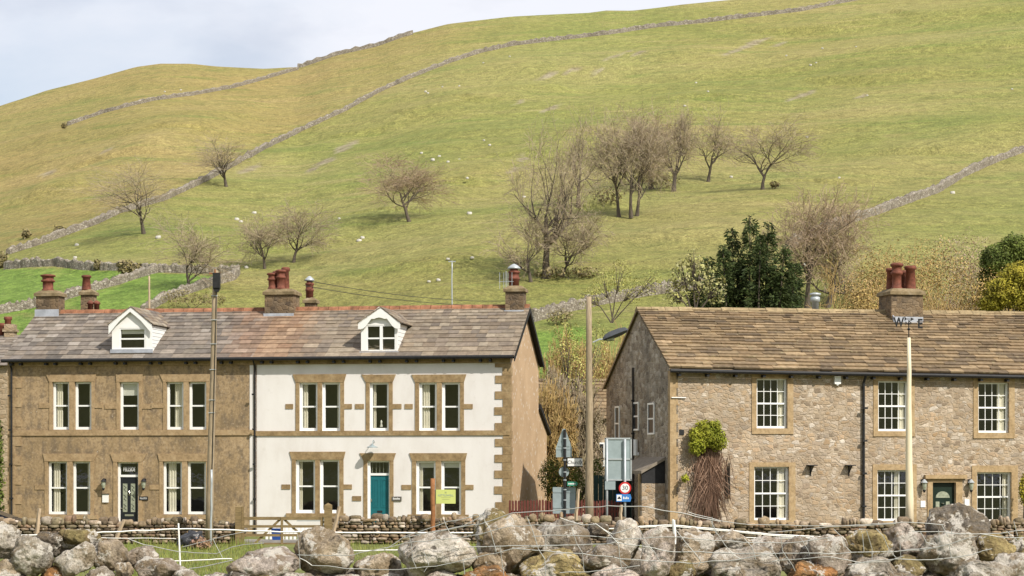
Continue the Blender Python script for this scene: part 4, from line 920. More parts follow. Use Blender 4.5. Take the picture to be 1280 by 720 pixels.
def bare_tree(label, px, top, base, width, seed, stems=1, lean=0.0, twig='twig', dens=1.0, cx=None, kind='bare_tree', cat='tree', group='leafless trees on the hillside', spread=.6, Y=None, trunk_r=None, up=.18, fork=.3, rs=1.0):
    random.seed(seed); p = hit(px, base) if Y is None else Vector(((px-HX)/FP*Y, Y, T((px-HX)/FP*Y, Y)))
    k = p.y/FP; H = (base-top)*k*1.07 if Y is None else EYE+(HY-top)*k-p.z; Wd = width*k
    segs = []
    def grow(q, d, L, r, lev):
        n = 4 if lev < 3 else 2; pts = [q]; rr = [r]; dd = d.copy()
        for i in range(n):
            wob = .16 if lev == 0 else .3
            dd = (dd+rvec()*wob+Vector((0, 0, (up, up, up*.5, -.02, -.06, -.1)[lev] if lev else .1))).normalized(); q = q+dd*L/n; pts.append(q); rr.append(r*lerp(1, .5 if lev < 4 else .4, (i+1)/n))
        segs.append((pts, rr, lev))
        if lev >= 5: return
        cnt = {0: 7, 1: 6, 2: 5, 3: 4, 4: 4}[lev]
        if lev >= 3: cnt = max(2, int(cnt*dens*.86+random.random()))
        for c in range(cnt):
            s = random.uniform(fork if lev == 0 else .22, 1.0) if c else 1.0
            i = min(n-1, int(s*n)); f = s*n-i; b = pts[i].lerp(pts[i+1], f); ax = (pts[i+1]-pts[i]).normalized()
            side = (rvec()-ax*rvec().dot(ax)); side = (side-ax*side.dot(ax)).normalized(); ang = random.uniform(.35, 1.0)*spread*1.75 if c else random.uniform(.1, .4)
            nd = (ax*math.cos(ang)+side*math.sin(ang)).normalized(); nr = lerp(rr[i], rr[i+1], f)*random.uniform(.45, .7)
            grow(b, nd, L*random.uniform(.52, .8) if lev else L*random.uniform(.6, .95), nr, lev+1)
    for s in range(stems):
        a = 2*PI*s/max(1, stems)+random.random(); d0 = Vector((lean+(.22*math.cos(a) if stems > 1 else 0), .22*math.sin(a) if stems > 1 else 0, 1)).normalized()
        grow(Vector((.25*math.cos(a)*(stems > 1), .25*math.sin(a)*(stems > 1), 0)), d0, 1.0, .062/(stems**.3), 0)
    xs = [q.x for s in segs for q in s[0]]; zs = [q.z for s in segs for q in s[0]]
    xs2 = sorted(xs); lo, hi = xs2[int(len(xs2)*.04)], xs2[int(len(xs2)*.96)]; sz = H/max(zs); sx = Wd/(hi-lo)
    cxw = 0 if cx is None else (cx-px)*k; mid = (lo+hi)/2*sx
    tr, cr = MB(), MB(); minr = (trunk_r or .0)
    for pts, rr, lev in segs:
        q = []
        for v in pts:
            f = min(1, v.z*sz/H) if cx is not None else 0
            q.append(Vector((v.x*sx+(cxw-mid)*f, v.y*sx, v.z*sz)))
        R = [max(.0135*rs if lev > 3 else .02*rs, r*sz*rs) for r in rr]
        if lev <= 2:
            if lev == 0: R[0] *= 1.35; q[0] = q[0]-Vector((0, 0, .3))
            tr.tube(q, R, 6 if lev < 2 else 4, 0, False)
        else:
            g = random.uniform(.7, 1.25); cr.col = (g, g*random.uniform(.92, 1.05), g*random.uniform(.85, 1.1)); cr.tube(q, [min(x, .035 if lev > 3 else .06) for x in R], 3, 0, False)
    t = thing(kind, label, cat, p, 0, group); tr.build('trunk', M['bark'], t, True, False); cr.build('crown', M[twig], t, False, False)
    return t
TREES = [
 ('small sparse bare tree on the longest field wall, highest on the left', 283, 168, 233, 52, 11, 1, 0, 'twig', .55, None),
 ('spreading bare tree with crooked low limbs beside the longest field wall', 180, 200, 292, 76, 12, 1, -.05, 'twig', .55, None),
 ('upright bare tree standing at the end of the bright green pasture', 236, 268, 362, 70, 13, 1, .1, 'twig', .85, 240),
 ('slender bare tree left of its taller twin above the centre chimney', 331, 262, 336, 52, 14, 1, -.05, 'twig', .8, 330),
 ('rounded bare tree, taller of the two above the centre chimney', 367, 246, 328, 68, 15, 1, .08, 'twig', .8, 373),
 ('reddish round-crowned bare tree alone on the middle slope', 512, 195, 277, 76, 16, 1, -.08, 'twigred', 1.1, 506),
 ('slim dark bare tree with an upright narrow crown, right of the tall leaning group', 723, 143, 262, 44, 17, 1, .02, 'twig', .6, 724),
 ('tallest bare tree of the group above the white house chimney', 683, 148, 347, 84, 18, 1, .06, 'twig', .95, 690),
 ('left-leaning short bare tree beside the tallest tree', 664, 255, 352, 58, 19, 1, -.25, 'twig', .75, 655),
 ('right-leaning short bare tree beside the tallest tree', 702, 262, 346, 58, 20, 1, .5, 'twig', .75, 722),
 ('thick multi-stemmed bare tree with a dense crown on the upper slope', 785, 125, 271, 84, 21, 3, 0, 'twig', .95, 783),
 ('bare tree with fine pinkish crown behind the thick multi-stemmed tree', 814, 114, 236, 74, 22, 1, 0, 'twigred', .95, 816),
 ('narrow bare tree right of the thick multi-stemmed tree', 842, 128, 239, 50, 23, 1, 0, 'twig', .85, 845),
 ('leaning bare tree with an open forked crown on the upper slope', 885, 128, 227, 52, 24, 1, .12, 'twig', .7, 893),
 ('wide low bare tree, rightmost on the upper slope', 953, 148, 237, 88, 25, 1, .05, 'twig', .85, 955),
]
for lab, px, top, base, wd, seed, st, ln, tw, dn, cx in TREES: bare_tree(lab, px, top, base, wd*1.08, seed, st, ln, tw, dn, cx, rs=1.12, fork=.42 if seed in (17, 18, 21, 22, 23, 24) else .28, spread=.62 if seed % 2 else .74)
bare_tree('large forked bare tree behind the stone house, beside the conifer', 1020, 236, 386, 108, 31, 2, .05, 'twigred', 1.1, 1028, fork=.3, rs=1.3, spread=.75)

def shrub(kind, label, px, base, Y, blobs, leaf, size, cat='shrub', stems=8, group=None, onhill=False, tone=(.65, 1.3)):
    """blobs: (px, py, rx px, ry px, count)"""
    x = (px-HX)/FP*Y; p = hit(px, base) if onhill else Vector((x, Y, EYE+(HY-base)/FP*Y))
    Y = p.y; k = Y/FP; t = thing(kind, label, cat, p, 0, group); mb = MB(); st = MB()
    for bx, by, rx, ry, n in blobs:
        c = (bx-px)*k, random.uniform(-.3, .3)*rx*k, (base-by)*k
        leaf_cloud(mb, c, (rx*k, rx*k*.9, ry*k), n, size)
        e = Vector(c); st.tube([Vector((random.uniform(-.1, .1), 0, -.2)), e*.5+Vector((random.uniform(-.15, .15), 0, .1)), e], [.05, .035, .012], 5, 0, False)
        for _ in range(stems):
            d = rvec(); q = Vector((c[0]+d.x*rx*k*.9, c[1]+d.y*rx*k*.8, c[2]+d.z*ry*k*.9)); st.tube([e*.6, e.lerp(q, .55)+rvec()*.1, q], [.02, .014, .007], 3, 0, False)
    st.build('stem', M['bark'], t, False, False); mb.build('foliage', M[leaf], t, False, False); return t
# conifer: drooping sprays on several leaders
def conifer():
    random.seed(5); Y = 118; k = Y/FP; bx = 935; x = (bx-HX)/FP*Y; gz = T(x, Y); p = Vector((x, Y, gz)); t = thing('conifer_tree', 'dark green conifer with several pointed tops behind the stone house roof', 'tree', p)
    mb = MB(); st = MB()
    for (lx, ly, w) in ((938, 270, 34), (917, 282, 32), (960, 282, 32), (977, 310, 30), (903, 310, 30), (993, 328, 22), (884, 320, 24), (948, 300, 40), (925, 322, 40), (868, 343, 22), (970, 338, 40), (1000, 350, 16)):
        zt = EYE+(HY-ly)*k-gz; X = (lx-bx)*k; yy = random.uniform(-1.4, 1.2); st.tube([(X*.25, yy*.3, -.3), (X*.7, yy*.8, zt*.5), (X, yy, zt)], [.16, .1, .02], 6, 0, False)
        n = int(75*(zt-1))
        for _ in range(n):
            f = random.random()**.75; z = lerp(zt, .8, f); R = w*k*(.1+f**.7*1.15)*random.uniform(.25, 1.05); a = random.uniform(0, 2*PI); R *= 1+.35*math.sin(a*3+z*1.7)
            q = Vector((X*lerp(1, .5, f)+R*math.cos(a), yy+R*math.sin(a), z-R*.3+random.uniform(-.15, .15))); out = Vector((math.cos(a), math.sin(a), random.uniform(-.5, .6))).normalized()
            for _ in range(11):
                d = (out+rvec()*.45).normalized(); s = random.uniform(.1, .3); w_ = d.cross(rvec()).normalized()*random.uniform(.025, .05); o_ = q+rvec()*.15; g = random.uniform(.6, 1.45); mb.col = (g, g*random.uniform(.9, 1.05), g*.9)
                mb.face([o_-w_, o_+d*s*.6-w_*.6, o_+d*s+Vector((0, 0, -.06)), o_+w_])
    st.build('trunk', M['bark'], t, True, False); mb.build('crown', M['conifer'], t, False, False)
conifer()
random.seed(77)
shrub('variegated_shrub', 'loose shrub with cream edged leaves left of the conifer', 868, 392, 112, [(852, 345, 16, 24, 330), (875, 350, 20, 28, 380), (843, 368, 14, 16, 200), (895, 362, 14, 20, 200), (866, 325, 12, 14, 110)], 'varieg', .17, stems=14)
shrub('evergreen_tree', 'yellow and green leafy tree at the edge, above the stone house roof', 1262, 400, 108, [(1255, 365, 26, 20, 6000), (1275, 345, 26, 18, 5000), (1240, 380, 18, 14, 2600), (1290, 375, 24, 24, 4200)], 'gorse', .12, 'tree', 10)
shrub('evergreen_tree', 'mid green leafy tree behind the yellow tree at the edge', 1265, 400, 126, [(1245, 325, 22, 20, 4200), (1270, 310, 22, 18, 4000), (1290, 330, 20, 24, 3000), (1235, 350, 14, 16, 1700)], 'green', .14, 'tree', 10)
shrub('leafy_bush', 'small bright green bush against the stone house beside its door', 1279, 660, 86.6, [(1280, 612, 7, 22, 900)], 'gorse', .09, stems=6)
shrub('evergreen_hedge', 'dark green hedge end beside the tan house corner', 0, 668, 90.5, [(-8, 560, 13, 55, 2600), (-8, 620, 13, 45, 1500)], 'green', .15, 'hedge', 6)
# golden willows behind the stone house
for i, (px, top, wd, Y, lab, tw) in enumerate((
 (1075, 338, 50, 128, 'pale leafless sapling thicket, nearest the flue pipe', 'twiggold'), (1100, 305, 70, 133, 'golden leafless willow left of the four-pot chimney', 'twiggold'), (1160, 296, 90, 136, 'golden leafless willow directly behind the four-pot chimney', 'twiggold'),
 (1205, 288, 90, 144, 'brown leafless willow, tallest right of the four-pot chimney', 'twigred'), (1228, 325, 66, 126, 'golden leafless willow beside the yellow and green tree', 'twiggold'))):
    wt = bare_tree(lab, px, top, 400, wd*1.7, 41+i, 4, 0, tw, 1.3, px, 'willow_tree', 'tree', 'leafless willows behind the stone house', .85, Y, None, .08, .2)
    k = Y/FP; zc = EYE+(HY-(top+48))*k-wt.location.z; mb = MB(); leaf_cloud(mb, (0, 0, zc), (wd*.62*k, wd*.5*k, 50*k), 4200, .12, hollow=.05); mb.build('catkins', M[tw], wt, False, False)
# scrub between the two houses
for i, (px, top, wd, Y, lab, tw, st, dn) in enumerate((
 (703, 400, 60, 118, 'tall bare scrub tree close to the white house gable', 'twiggold', 3, 1.3), (735, 405, 70, 124, 'olive bare scrub tree behind the tall timber pole', 'twiggold', 3, 1.3), (690, 470, 44, 102, 'short bare bush beside the pebbledashed gable', 'twiggold', 4, 1.3),
 (718, 455, 50, 104, 'dense bare bush behind the triangular road sign', 'twig', 4, 1.5), (770, 400, 60, 120, 'thin bare bush beside the stone gable roof', 'twiggold', 4, 1.0))):
    bare_tree(lab, px, top, 600, wd, 61+i, st, 0, tw, dn, px, 'bare_bush', 'bush', 'bare scrub between the two houses', .5, Y, None, .12, .1)
random.seed(99)
shrub('budding_bush', 'pale yellow budding bush left of the tall pole', 712, 560, 110, [(708, 430, 22, 34, 800), (722, 470, 22, 44, 900), (696, 500, 22, 50, 800), (745, 445, 18, 50, 600), (715, 530, 24, 30, 600)], 'budding', .1, stems=10)
shrub('budding_bush', 'pale yellow budding bush on the slope above the street lamp', 765, 400, 150, [(755, 355, 16, 22, 420), (775, 345, 18, 24, 460), (790, 362, 20, 20, 420), (738, 372, 16, 16, 300), (815, 352, 14, 18, 260)], 'budding', .12, stems=12)
shrub('evergreen_bush', 'dark green bush behind the road signs', 700, 660, 95, [(688, 595, 16, 26, 1200), (712, 590, 18, 24, 1000), (725, 615, 20, 26, 1200), (745, 590, 12, 20, 500)], 'green', .1, stems=10)
HS = [('olive thorn bush at the left end of the pasture wall', 2, 335, [(2, 325, 9, 11, 700)]), ('small brown bush on the slope above the left fields', 33, 298, [(33, 292, 6, 6, 300)]), ('brown bramble bush just above the longest wall on the left', 75, 292, [(75, 287, 9, 5, 300)]),
      ('dark bush growing on the pasture wall', 162, 345, [(158, 334, 12, 9, 700), (170, 337, 10, 8, 450)]), ('small reddish bush on the pasture wall', 122, 338, [(122, 331, 5, 7, 260)]), ('tiny dark green bush at the foot of the highest wall', 80, 161, [(80, 157, 4, 4, 160)]),
      ('dark undergrowth below the multi-stemmed tree', 765, 255, [(760, 244, 22, 10, 330)]), ('dark scrub behind the narrow tree on the upper slope', 822, 236, [(815, 222, 18, 10, 280), (838, 226, 12, 10, 140)]),
      ('brown scrub at the feet of the leaning tree group', 715, 348, [(690, 341, 26, 7, 220), (730, 340, 22, 7, 220)]), ('reddish scrub at the foot of the rightmost upper tree', 968, 236, [(968, 231, 7, 4, 120)]),
      ('rough brown brambles below the pasture walls', 240, 386, [(225, 372, 24, 10, 500), (262, 374, 24, 9, 500)]), ('brown brambles right of the white house chimney', 700, 405, [(700, 396, 18, 9, 500)])]
for lab, px, base, bl in HS: shrub('hillside_bush', lab, px, base, 0, bl, 'olive', .42 if base < 380 else .25, 'bush', 5, 'bushes on the hillside', True)
# climber on the stone house
q = FR.at(883, 655); cl = thing('climbing_shrub', 'yellow-green topped climber with dry brown hanging stems on stone wall', 'climber', (FR.o[0], FR.o[1], G), RA)
mb = MB(); st = MB()
for bx, by, rx, ry, n in ((884, 545, 19, 15, 3200), (872, 555, 12, 14, 1500), (897, 550, 13, 14, 1500), (880, 535, 13, 11, 1200), (893, 533, 9, 9, 700), (870, 543, 10, 9, 700), (856, 598, 4, 5, 250)):
    x, z = FR.at(bx, by, -.35); k = 84/FP; leaf_cloud(mb, (x, -.36, z), (rx*k, .32, ry*k), n, .085)
mb.build('foliage', M['climberleaf'], cl, False, False)
for i in range(420):
    x0, z0 = FR.at(random.gauss(884, 8), random.uniform(558, 590), 0); x1, z1 = FR.at(random.gauss(884, 13), random.uniform(600, 668), 0); d = random.uniform(.05, .42); g = random.uniform(.6, 1.4); st.col = (g, g, g)
    st.tube([(lerp(x0, x1, f)+random.uniform(-.07, .07), -d*(.5+f*.5)-.02, lerp(z0, z1, f)) for f in (0, .33, .66, 1)], [.016, .014, .011, .006], 3, 0, False)
st.build('stem', M['deadvine'], cl, False, False)
x, z = FR.at(909, 600); mb = MB()
for i in range(40): mb.tube([(x+random.uniform(-.09, .09), -.05-random.random()*.1, z+random.uniform(-.4, .7)), (x+random.uniform(-.1, .1), -.1, z-random.uniform(0, .8))], .018, 3, 0, False)
mb.build('dead_stem', M['bark'], cl, False, False)
# ------------------------------------------------------------------ poles, signs, gate
def pole_pts(pts, Y): return [P(a, b, Y) for a, b in pts]
def post(name, label, cat, mat, a, b, Y, r0, r1, group=None, sides=10, sq=False):
    A, B = P(*a, Y), P(*b, Y); t = thing(name, label, cat, A, 0, group); mb = MB(); n = 6
    pts = [(B-A)*(i/n)+Vector((random.uniform(-.012, .012)*(0 < i < n), 0, 0)) for i in range(n+1)]
    pts[0] = pts[0]-Vector((0, 0, .15)); mb.tube(pts, [lerp(r0, r1, i/n) for i in range(n+1)], 4 if sq else sides)
    o = mb.build('shaft', mat, t, not sq); return t, A, B
random.seed(3)
Y = 74.6
t, A, B = post('utility_pole', 'timber utility pole with black transformer box at its top, before the tan house', 'pole', M['timber'], (261, 682), (269.5, 338), Y, .14, .085)
def loc(px, py, Y=Y): return P(px, py, Y)-A
q = loc(271.5, 351); mb = MB(); mb.box(q.x-.11, q.x+.13, -.34, -.1, q.z-.27, q.z+.25); mb.prism([(q.x-.11, q.z-.271), (q.x+.13, q.z-.271), (q.x+.07, q.z-.4), (q.x-.04, q.z-.4)], -.3, -.13); mb.build('transformer_box', M['black'], t)
mb = MB(); q = loc(268, 343); mb.box(q.x-.16, q.x+.22, -.13, -.05, q.z, q.z+.05); mb.tube([(q.x+.05, -.2, q.z+.02), (q.x+.05, -.2, q.z+.16)], .03, 6); mb.build('bracket', M['rust'], t)
mb = MB(); pts = []
for py in (362, 420, 480, 560, 640): u = (py-338)/(682-338); q = loc(lerp(269.5, 261, u)+2.6, py); pts.append((q.x, -.11-.04*u, q.z))
mb.tube(pts, .013, 6); mb.build('cable', M['black'], t)
mb = MB()
for py in (370, 400, 430, 462, 500, 516): u = (py-338)/344; q = loc(lerp(269.5, 261, u), py); mb.box(q.x-.11, q.x+.11, -.13, -.09, q.z-.012, q.z+.012)
mb.build('step_bolt', M['steel'], t)
post('marker_post', 'thin grey metal post standing beside the transformer pole', 'post', M['steel'], (263.6, 684), (264.4, 587), 74.2, .036, .036)
t, A, B = post('street_light', 'tall plain timber pole carrying a street lamp arm', 'street light', M['timber'], (737, 662), (736, 371), 79.5, .165, .1); Y = 79.5
a = P(741, 428, Y)-A; b = P(757, 424, Y)-A; mb = MB(); mb.tube([a, (a+b)/2+Vector((0, 0, .05)), b], .03, 6); mb.build('lamp_arm', M['steel'], t)
a = P(754, 424.5, Y)-A; b = P(785, 412, Y)-A; d = (b-a).normalized(); u = Vector((-d.z, 0, d.x)); mb = MB()
prof = [(0, .08), (.12, .16), (.3, .21), (.7, .2), (.93, .14), (1, .04)]; L = (b-a).length
for (s0, w0), (s1, w1) in zip(prof, prof[1:]):
    p0, p1 = a+d*L*s0, a+d*L*s1
    for (y0, y1, s) in ((-1, 1, 1),):
        R0 = [p0+u*w0*.9, p0+Vector((0, -w0*1.2, 0)), p0-u*w0*.55, p0+Vector((0, w0*1.2, 0))]; R1 = [p1+u*w1*.9, p1+Vector((0, -w1*1.2, 0)), p1-u*w1*.55, p1+Vector((0, w1*1.2, 0))]
        for k in range(4): mb.face([R0[k], R0[(k+1) % 4], R1[(k+1) % 4], R1[k]])
mb.build('lamp_head', simple('lamp_head_grey', (.06, .065, .07), .6, .1, 4, .03), t)
mb = MB(); p0 = a+d*.12; mb.tube([p0-u*.03, p0+d*.28-u*.1], [.09, .1], 8); mb.build('lamp_lens', M['leaded'], t)
post('hill_pole', 'slender pale pole on the slope above the white house roof', 'pole', M['steel'], (565, 392), (565, 326), 150, .05, .04)
t_, A_, B_ = post('hill_pole', 'short pale pole standing in the bright green pasture', 'pole', M['palewood'], (186.5, 390), (186.5, 345), 175, .09, .07)
# crossarm for the slender pole
o = [x for x in C.objects if x.name == 'hill_pole'][0]; q = P(565, 326, 150)-Vector(o.location); mb = MB(); mb.box(q.x-.25, q.x+.25, -.04, .04, q.z-.08, q.z-.02); mb.build('crossarm', M['steel'], o)
# weather vane pole
Y = 76.9; t, A, B = post('flagpole', 'cream tapered pole topped by a black weather vane with compass letters', 'weather vane', M['flagpole'], (1137, 666), (1136, 422), Y, .155, .062)
top = B-A; mb = MB(); mb.tube([top, top+Vector((0, 0, .62))], .02, 8); mb.lathe([(.01, -.06), (.07, 0), (.01, .06)], top+Vector((0, 0, .3)), 8); mb.build('vane_spindle', M['black'], t)
z = top.z+.5; mb = MB(); mb.tube([(top.x-.3, 0, z), (top.x+.3, 0, z)], .014, 6); mb.tube([(top.x, -.3, z), (top.x, .3, z)], .014, 6); mb.build('compass_arm', M['black'], t)
text('W', .46, M['black'], t, (top.x-.36, -.01, z+.03), ext=.012, sx=.75, bold=.03, name='compass_letter'); text('E', .46, M['black'], t, (top.x+.4, -.01, z-.02), ext=.012, sx=.8, bold=.03, name='compass_letter'); text('S', .2, M['black'], t, (top.x, -.31, z+.02), ext=.012, name='compass_letter'); text('N', .2, M['black'], t, (top.x, .31, z+.02), ext=.012, name='compass_letter')
mb = MB(); mb.tube([(top.x-.12, -.05, z+.16), (top.x+.14, .05, z+.16)], .014, 5); mb.prism([(top.x+.08, z+.1), (top.x+.2, z+.16), (top.x+.08, z+.22)], .03, .045); mb.prism([(top.x-.16, z+.08), (top.x-.08, z+.16), (top.x-.16, z+.26)], -.05, -.035); mb.build('vane_arrow', M['black'], t)
# road sign cluster
Y = 80.0; A = P(706, 668, Y); t = thing('road_sign_post', 'black banded post with triangular sign back and fingerposts beside the gable', 'road sign', A)
def L_(px, py, Y=Y): q = P(px, py, Y)-A; return q.x, q.z
mb = MB(); x, z = L_(705.5, 537); mb.tube([(0, 0, -.2), (0, 0, z)], .055, 10); mb.build('pole', M['black'], t)
mb = MB()
for py in (548, 560, 575, 590, 600, 612, 625, 637): mb.tube([(0, 0, L_(706, py)[1]-.02), (0, 0, L_(706, py)[1]+.02)], .068, 10)
mb.build('clip', M['steel'], t)
x0, z0 = L_(694.5, 561); x1, z1 = L_(715.5, 561); xc, zc = L_(705, 536); r = .03
mb = MB(); mb.prism([(x0, z0), (x0+.04, z0-.05), (x1-.04, z0-.05), (x1, z0), (xc+.05, zc), (xc-.05, zc)], .062, .075); mb.box(x0+.1, x1-.1,   .045, .062, z0+.08, z0+.12)
g = mb.build('triangle_sign', M['signback'], t)
a, b = L_(695, 562.2), L_(715, 571.5); mb = MB(); mb.box(a[0], b[0], .062, .075, b[1], a[1]); mb.build('sign_plate', M['signback'], t)
a, b = L_(708.5, 572), L_(729, 583.5); mb = MB(); mb.box(a[0], b[0]-.04, -.09, -.06, b[1], a[1]); g = mb.build('finger_sign', M['black'], t)
mb = MB(); mb.box(a[0]+.03, b[0]-.03, -.098, -.09, b[1]+.03, a[1]-.03); mb.build('sign_face', M['signwhite'], g)
text('Church', .19, M['black'], g, ((a[0]+b[0])/2-.02, -.1, (a[1]+b[1])/2-.01), sx=.9)
mb = MB(); xx = b[0]-.08; mb.prism([(xx-.03, b[1]+.07), (xx+.03, (a[1]+b[1])/2), (xx-.03, a[1]-.07), (xx-.05, a[1]-.07), (xx+.0, (a[1]+b[1])/2), (xx-.05, b[1]+.07)], -.104, -.099); mb.build('arrow_mark', M['black'], g)
x, z = L_(705, 590); mb = MB(); mb.prism([(x+.19*math.cos(2*PI*i/20), z+.19*math.sin(2*PI*i/20)) for i in range(20)],   .062, .076); mb.build('round_sign', M['signback'], t)
a, b = L_(709, 602), L_(722.5, 607.5); mb = MB(); zm = (a[1]+b[1])/2; mb.prism([(a[0], b[1]), (b[0]-.06, b[1]), (b[0], zm), (b[0]-.06, a[1]), (a[0], a[1])], -.09, -.062); g = mb.build('finger_sign', M['signgreen'], t)
mb = MB()
for i in range(5): mb.box(a[0]+.04+.055*i, a[0]+.08+.055*i, -.095, -.0905, zm-.025, zm+.025)
mb.build('lettering', M['signwhite'], g)
a, b = L_(691, 609), L_(719.5, 642); mb = MB(); mb.box(a[0], b[0], .066, .085, b[1], a[1])
for zz in (lerp(a[1], b[1], .18), lerp(a[1], b[1], .78)): mb.box(a[0]+.02, b[0]-.02,   .05, .0655, zz-.025, zz+.025)
mb.build('sign_plate', M['signback'], t)
# large board on two posts
Y = 79.2; A = P(773, 668, Y); t = thing('road_sign_board', 'large grey sign board seen from behind on two steel posts, with small round sign', 'road sign', A)
mb = MB(); a, b = L_(756.5, 547.5, Y), L_(789, 600.5, Y); mb.box(a[0], b[0], .0, .02, b[1], a[1]); bd = mb.build('sign_board', M['signback'], t)
mb = MB()
for zz in (a[1]-.02, lerp(a[1], b[1], .5), b[1]+.02): mb.box(a[0]-.01, b[0]+.01, -.03, -.002, zz-.03, zz+.03)
mb.box(a[0]-.02, a[0]+.03, -.03, .03, b[1], a[1]); mb.box(b[0]-.03, b[0]+.02, -.03, .03, b[1], a[1]); mb.build('stiffener', M['steel'], bd)
for px in (758.5, 781): x = L_(px, 600, Y)[0]; mb = MB(); mb.tube([(x, -.09, -.2), (x, -.09, L_(px, 549, Y)[1])], .045, 10); mb.build('post', M['steel'], t, True)
x, z = L_(781, 610, Y); mb = MB(); circ = lambda r, n=28: [(x+r*math.cos(2*PI*i/n), z+r*math.sin(2*PI*i/n)) for i in range(n)]
mb.prism(circ(.225), -.17, -.15); g = mb.build('speed_limit_sign', M['signred'], t); mb = MB(); mb.prism(circ(.165), -.176, -.171); mb.build('sign_face', M['signwhite'], g); text('30', .23, M['black'], g, (x, -.178, z), ext=.002)
a, b = L_(770, 617.5, Y), L_(789, 627, Y); zm = (a[1]+b[1])/2; mb = MB(); mb.prism([(a[0], b[1]), (b[0]-.04, b[1]), (b[0], zm), (b[0]-.04, a[1]), (a[0], a[1])], -.17, -.15); g = mb.build('direction_sign', M['signblue'], t)
mb = MB(); mb.box(a[0]+.02, a[0]+.2, -.176, -.171, b[1]+.03, a[1]-.03); w = mb.build('sign_face', M['signwhite'], g)
mb = MB(); mb.box(a[0]+.05, a[0]+.17, -.181, -.177, zm-.04, zm+.0); mb.prism([(a[0]+.07, zm), (a[0]+.15, zm), (a[0]+.13, zm+.05), (a[0]+.09, zm+.05)], -.181, -.177); mb.build('pictogram', M['black'], w)
mb = MB()
for i in range(4): mb.box(a[0]+.25+.055*i, a[0]+.29+.055*i, -.176, -.171, zm-.045, zm+.045-.03*(i % 2))
mb.build('lettering', M['signwhite'], g)
a, b = L_(756, 601.5, Y), L_(769, 612, Y); mb = MB(); mb.box(a[0], b[0], -.16, -.14, b[1], a[1]); mb.build('sign_plate', M['signback'], t)
# dark green panel, brown picket fence
Y = 88; A = P(752, 672, Y); o = MB(); a, b = P(742, 594, Y)-A, P(790, 640, Y)-A
t = thing('garden_gate', 'dark green boarded gate behind the large grey sign board', 'gate', A)
for i in range(8): o.box(lerp(a.x, b.x, i/8)+.006, lerp(a.x, b.x, (i+1)/8)-.006, 0, .04, -.05, a.z)
o.build('board', M['greenpl'], t); mb = MB(); mb.box(a.x, b.x, .041, .09, .3, .42); mb.box(a.x, b.x, .041, .09, 1.4, 1.52); mb.build('rail', M['greenpl'], t)
Y = 86.5; A = P(690, 672, Y); t = thing('picket_fence', 'low red-brown picket fence beside the pebbledashed gable', 'fence', A); x = P(636, 640, Y).x-A.x; xe = P(775, 640, Y).x-A.x; mb = MB()
while x < xe:
    h = (P(0, 625, Y)-A).z+random.uniform(-.03, .03); w = .085; mb.prism([(x, 0), (x+w, 0), (x+w, h-.05), (x+w/2, h), (x, h-.05)], 0, .025); x += .12
mb.build('picket', M['redfence'], t)['kind'] = 'stuff'
mb = MB(); mb.box((P(636, 640, Y)-A).x, xe, .026, .07, .35, .43); mb.box((P(636, 640, Y)-A).x, xe, .026, .07, 1.0, 1.08); mb.build('rail', M['redfence'], t)
Y = 83.8; A = P(377, 690, Y); t = thing('picket_fence', 'white picket fence seen through the wooden field gate', 'fence', A); mb = MB(); x = P(332, 690, Y).x-A.x; xe = P(412, 690, Y).x-A.x; h = (P(0, 658, Y)-A).z
while x < xe:
    mb.prism([(x, .05), (x+.1, .05), (x+.1, h-.05), (x+.05, h), (x, h-.05)], 0, .025); x += .155
mb.build('picket', M['white'], t); mb = MB(); mb.box((P(332, 690, Y)-A).x, xe, .026, .06, h*.25, h*.25+.07); mb.box((P(332, 690, Y)-A).x, xe, .026, .06, h*.72, h*.72+.07); mb.build('rail', M['white'], t)
Y = 82.8; A = P(346, 690, Y); A.z = G+.11; t = thing('recycling_box', 'blue plastic box standing behind the wooden gate', 'box', A); mb = MB(); mb.prism([(-.16, 0), (.16, 0), (.2, .4), (-.2, .4)], -.15, .15); mb.build('tub', M['bluepl'], t); mb = MB(); mb.box(-.22, .22, -.18, .18, .4, .44); mb.build('lid', M['bluepl'], t)
# field gate
Y = 75.8; A = P(347, 688, Y); t = thing('field_gate', 'weathered five-bar wooden gate with diagonal braces between two posts', 'gate', A)
mb = MB(); x0, x1 = (P(302, 650, Y)-A).x, (P(404, 650, Y)-A).x
for i, (py, h) in enumerate(((648, .11), (658, .09), (669, .09), (680, .09), (688, .08))): z = (P(0, py, Y)-A).z; mb = MB(); mb.box(x0, x1, -.02, .02, z-h/2, z+h/2); mb.build('bar', M['gatewood'], t)
mb = MB(); zt, zb_ = (P(0, 646, Y)-A).z, (P(0, 690, Y)-A).z
mb.box(x0-.01, x0+.1, -.045, -.022, zb_, zt); mb.box(x1-.1, x1+.01, -.045, -.022, zb_, zt); xm = (P(352.5, 0, Y)-A).x; mb.box(xm-.045, xm+.045, -.045, -.022, zb_, zt); mb.build('stile', M['gatewood'], t)
mb = MB(); a = .06
for s, xe_ in ((-1, x0+.15), (1, x1-.15)): mb.prism([(xm+s*.04-a, zt-.06), (xm+s*.04+a, zt-.06), (xe_+a, zb_), (xe_-a, zb_)] if True else [], .022, .045)
mb.build('brace', M['gatewood'], t)
mb = MB(); z = (P(0, 649.5, Y)-A).z; mb.box((P(371, 0, Y)-A).x, x1-.1, -.05, -.021, z-.06, z-.025); mb.build('latch_bar', M['steel'], t)
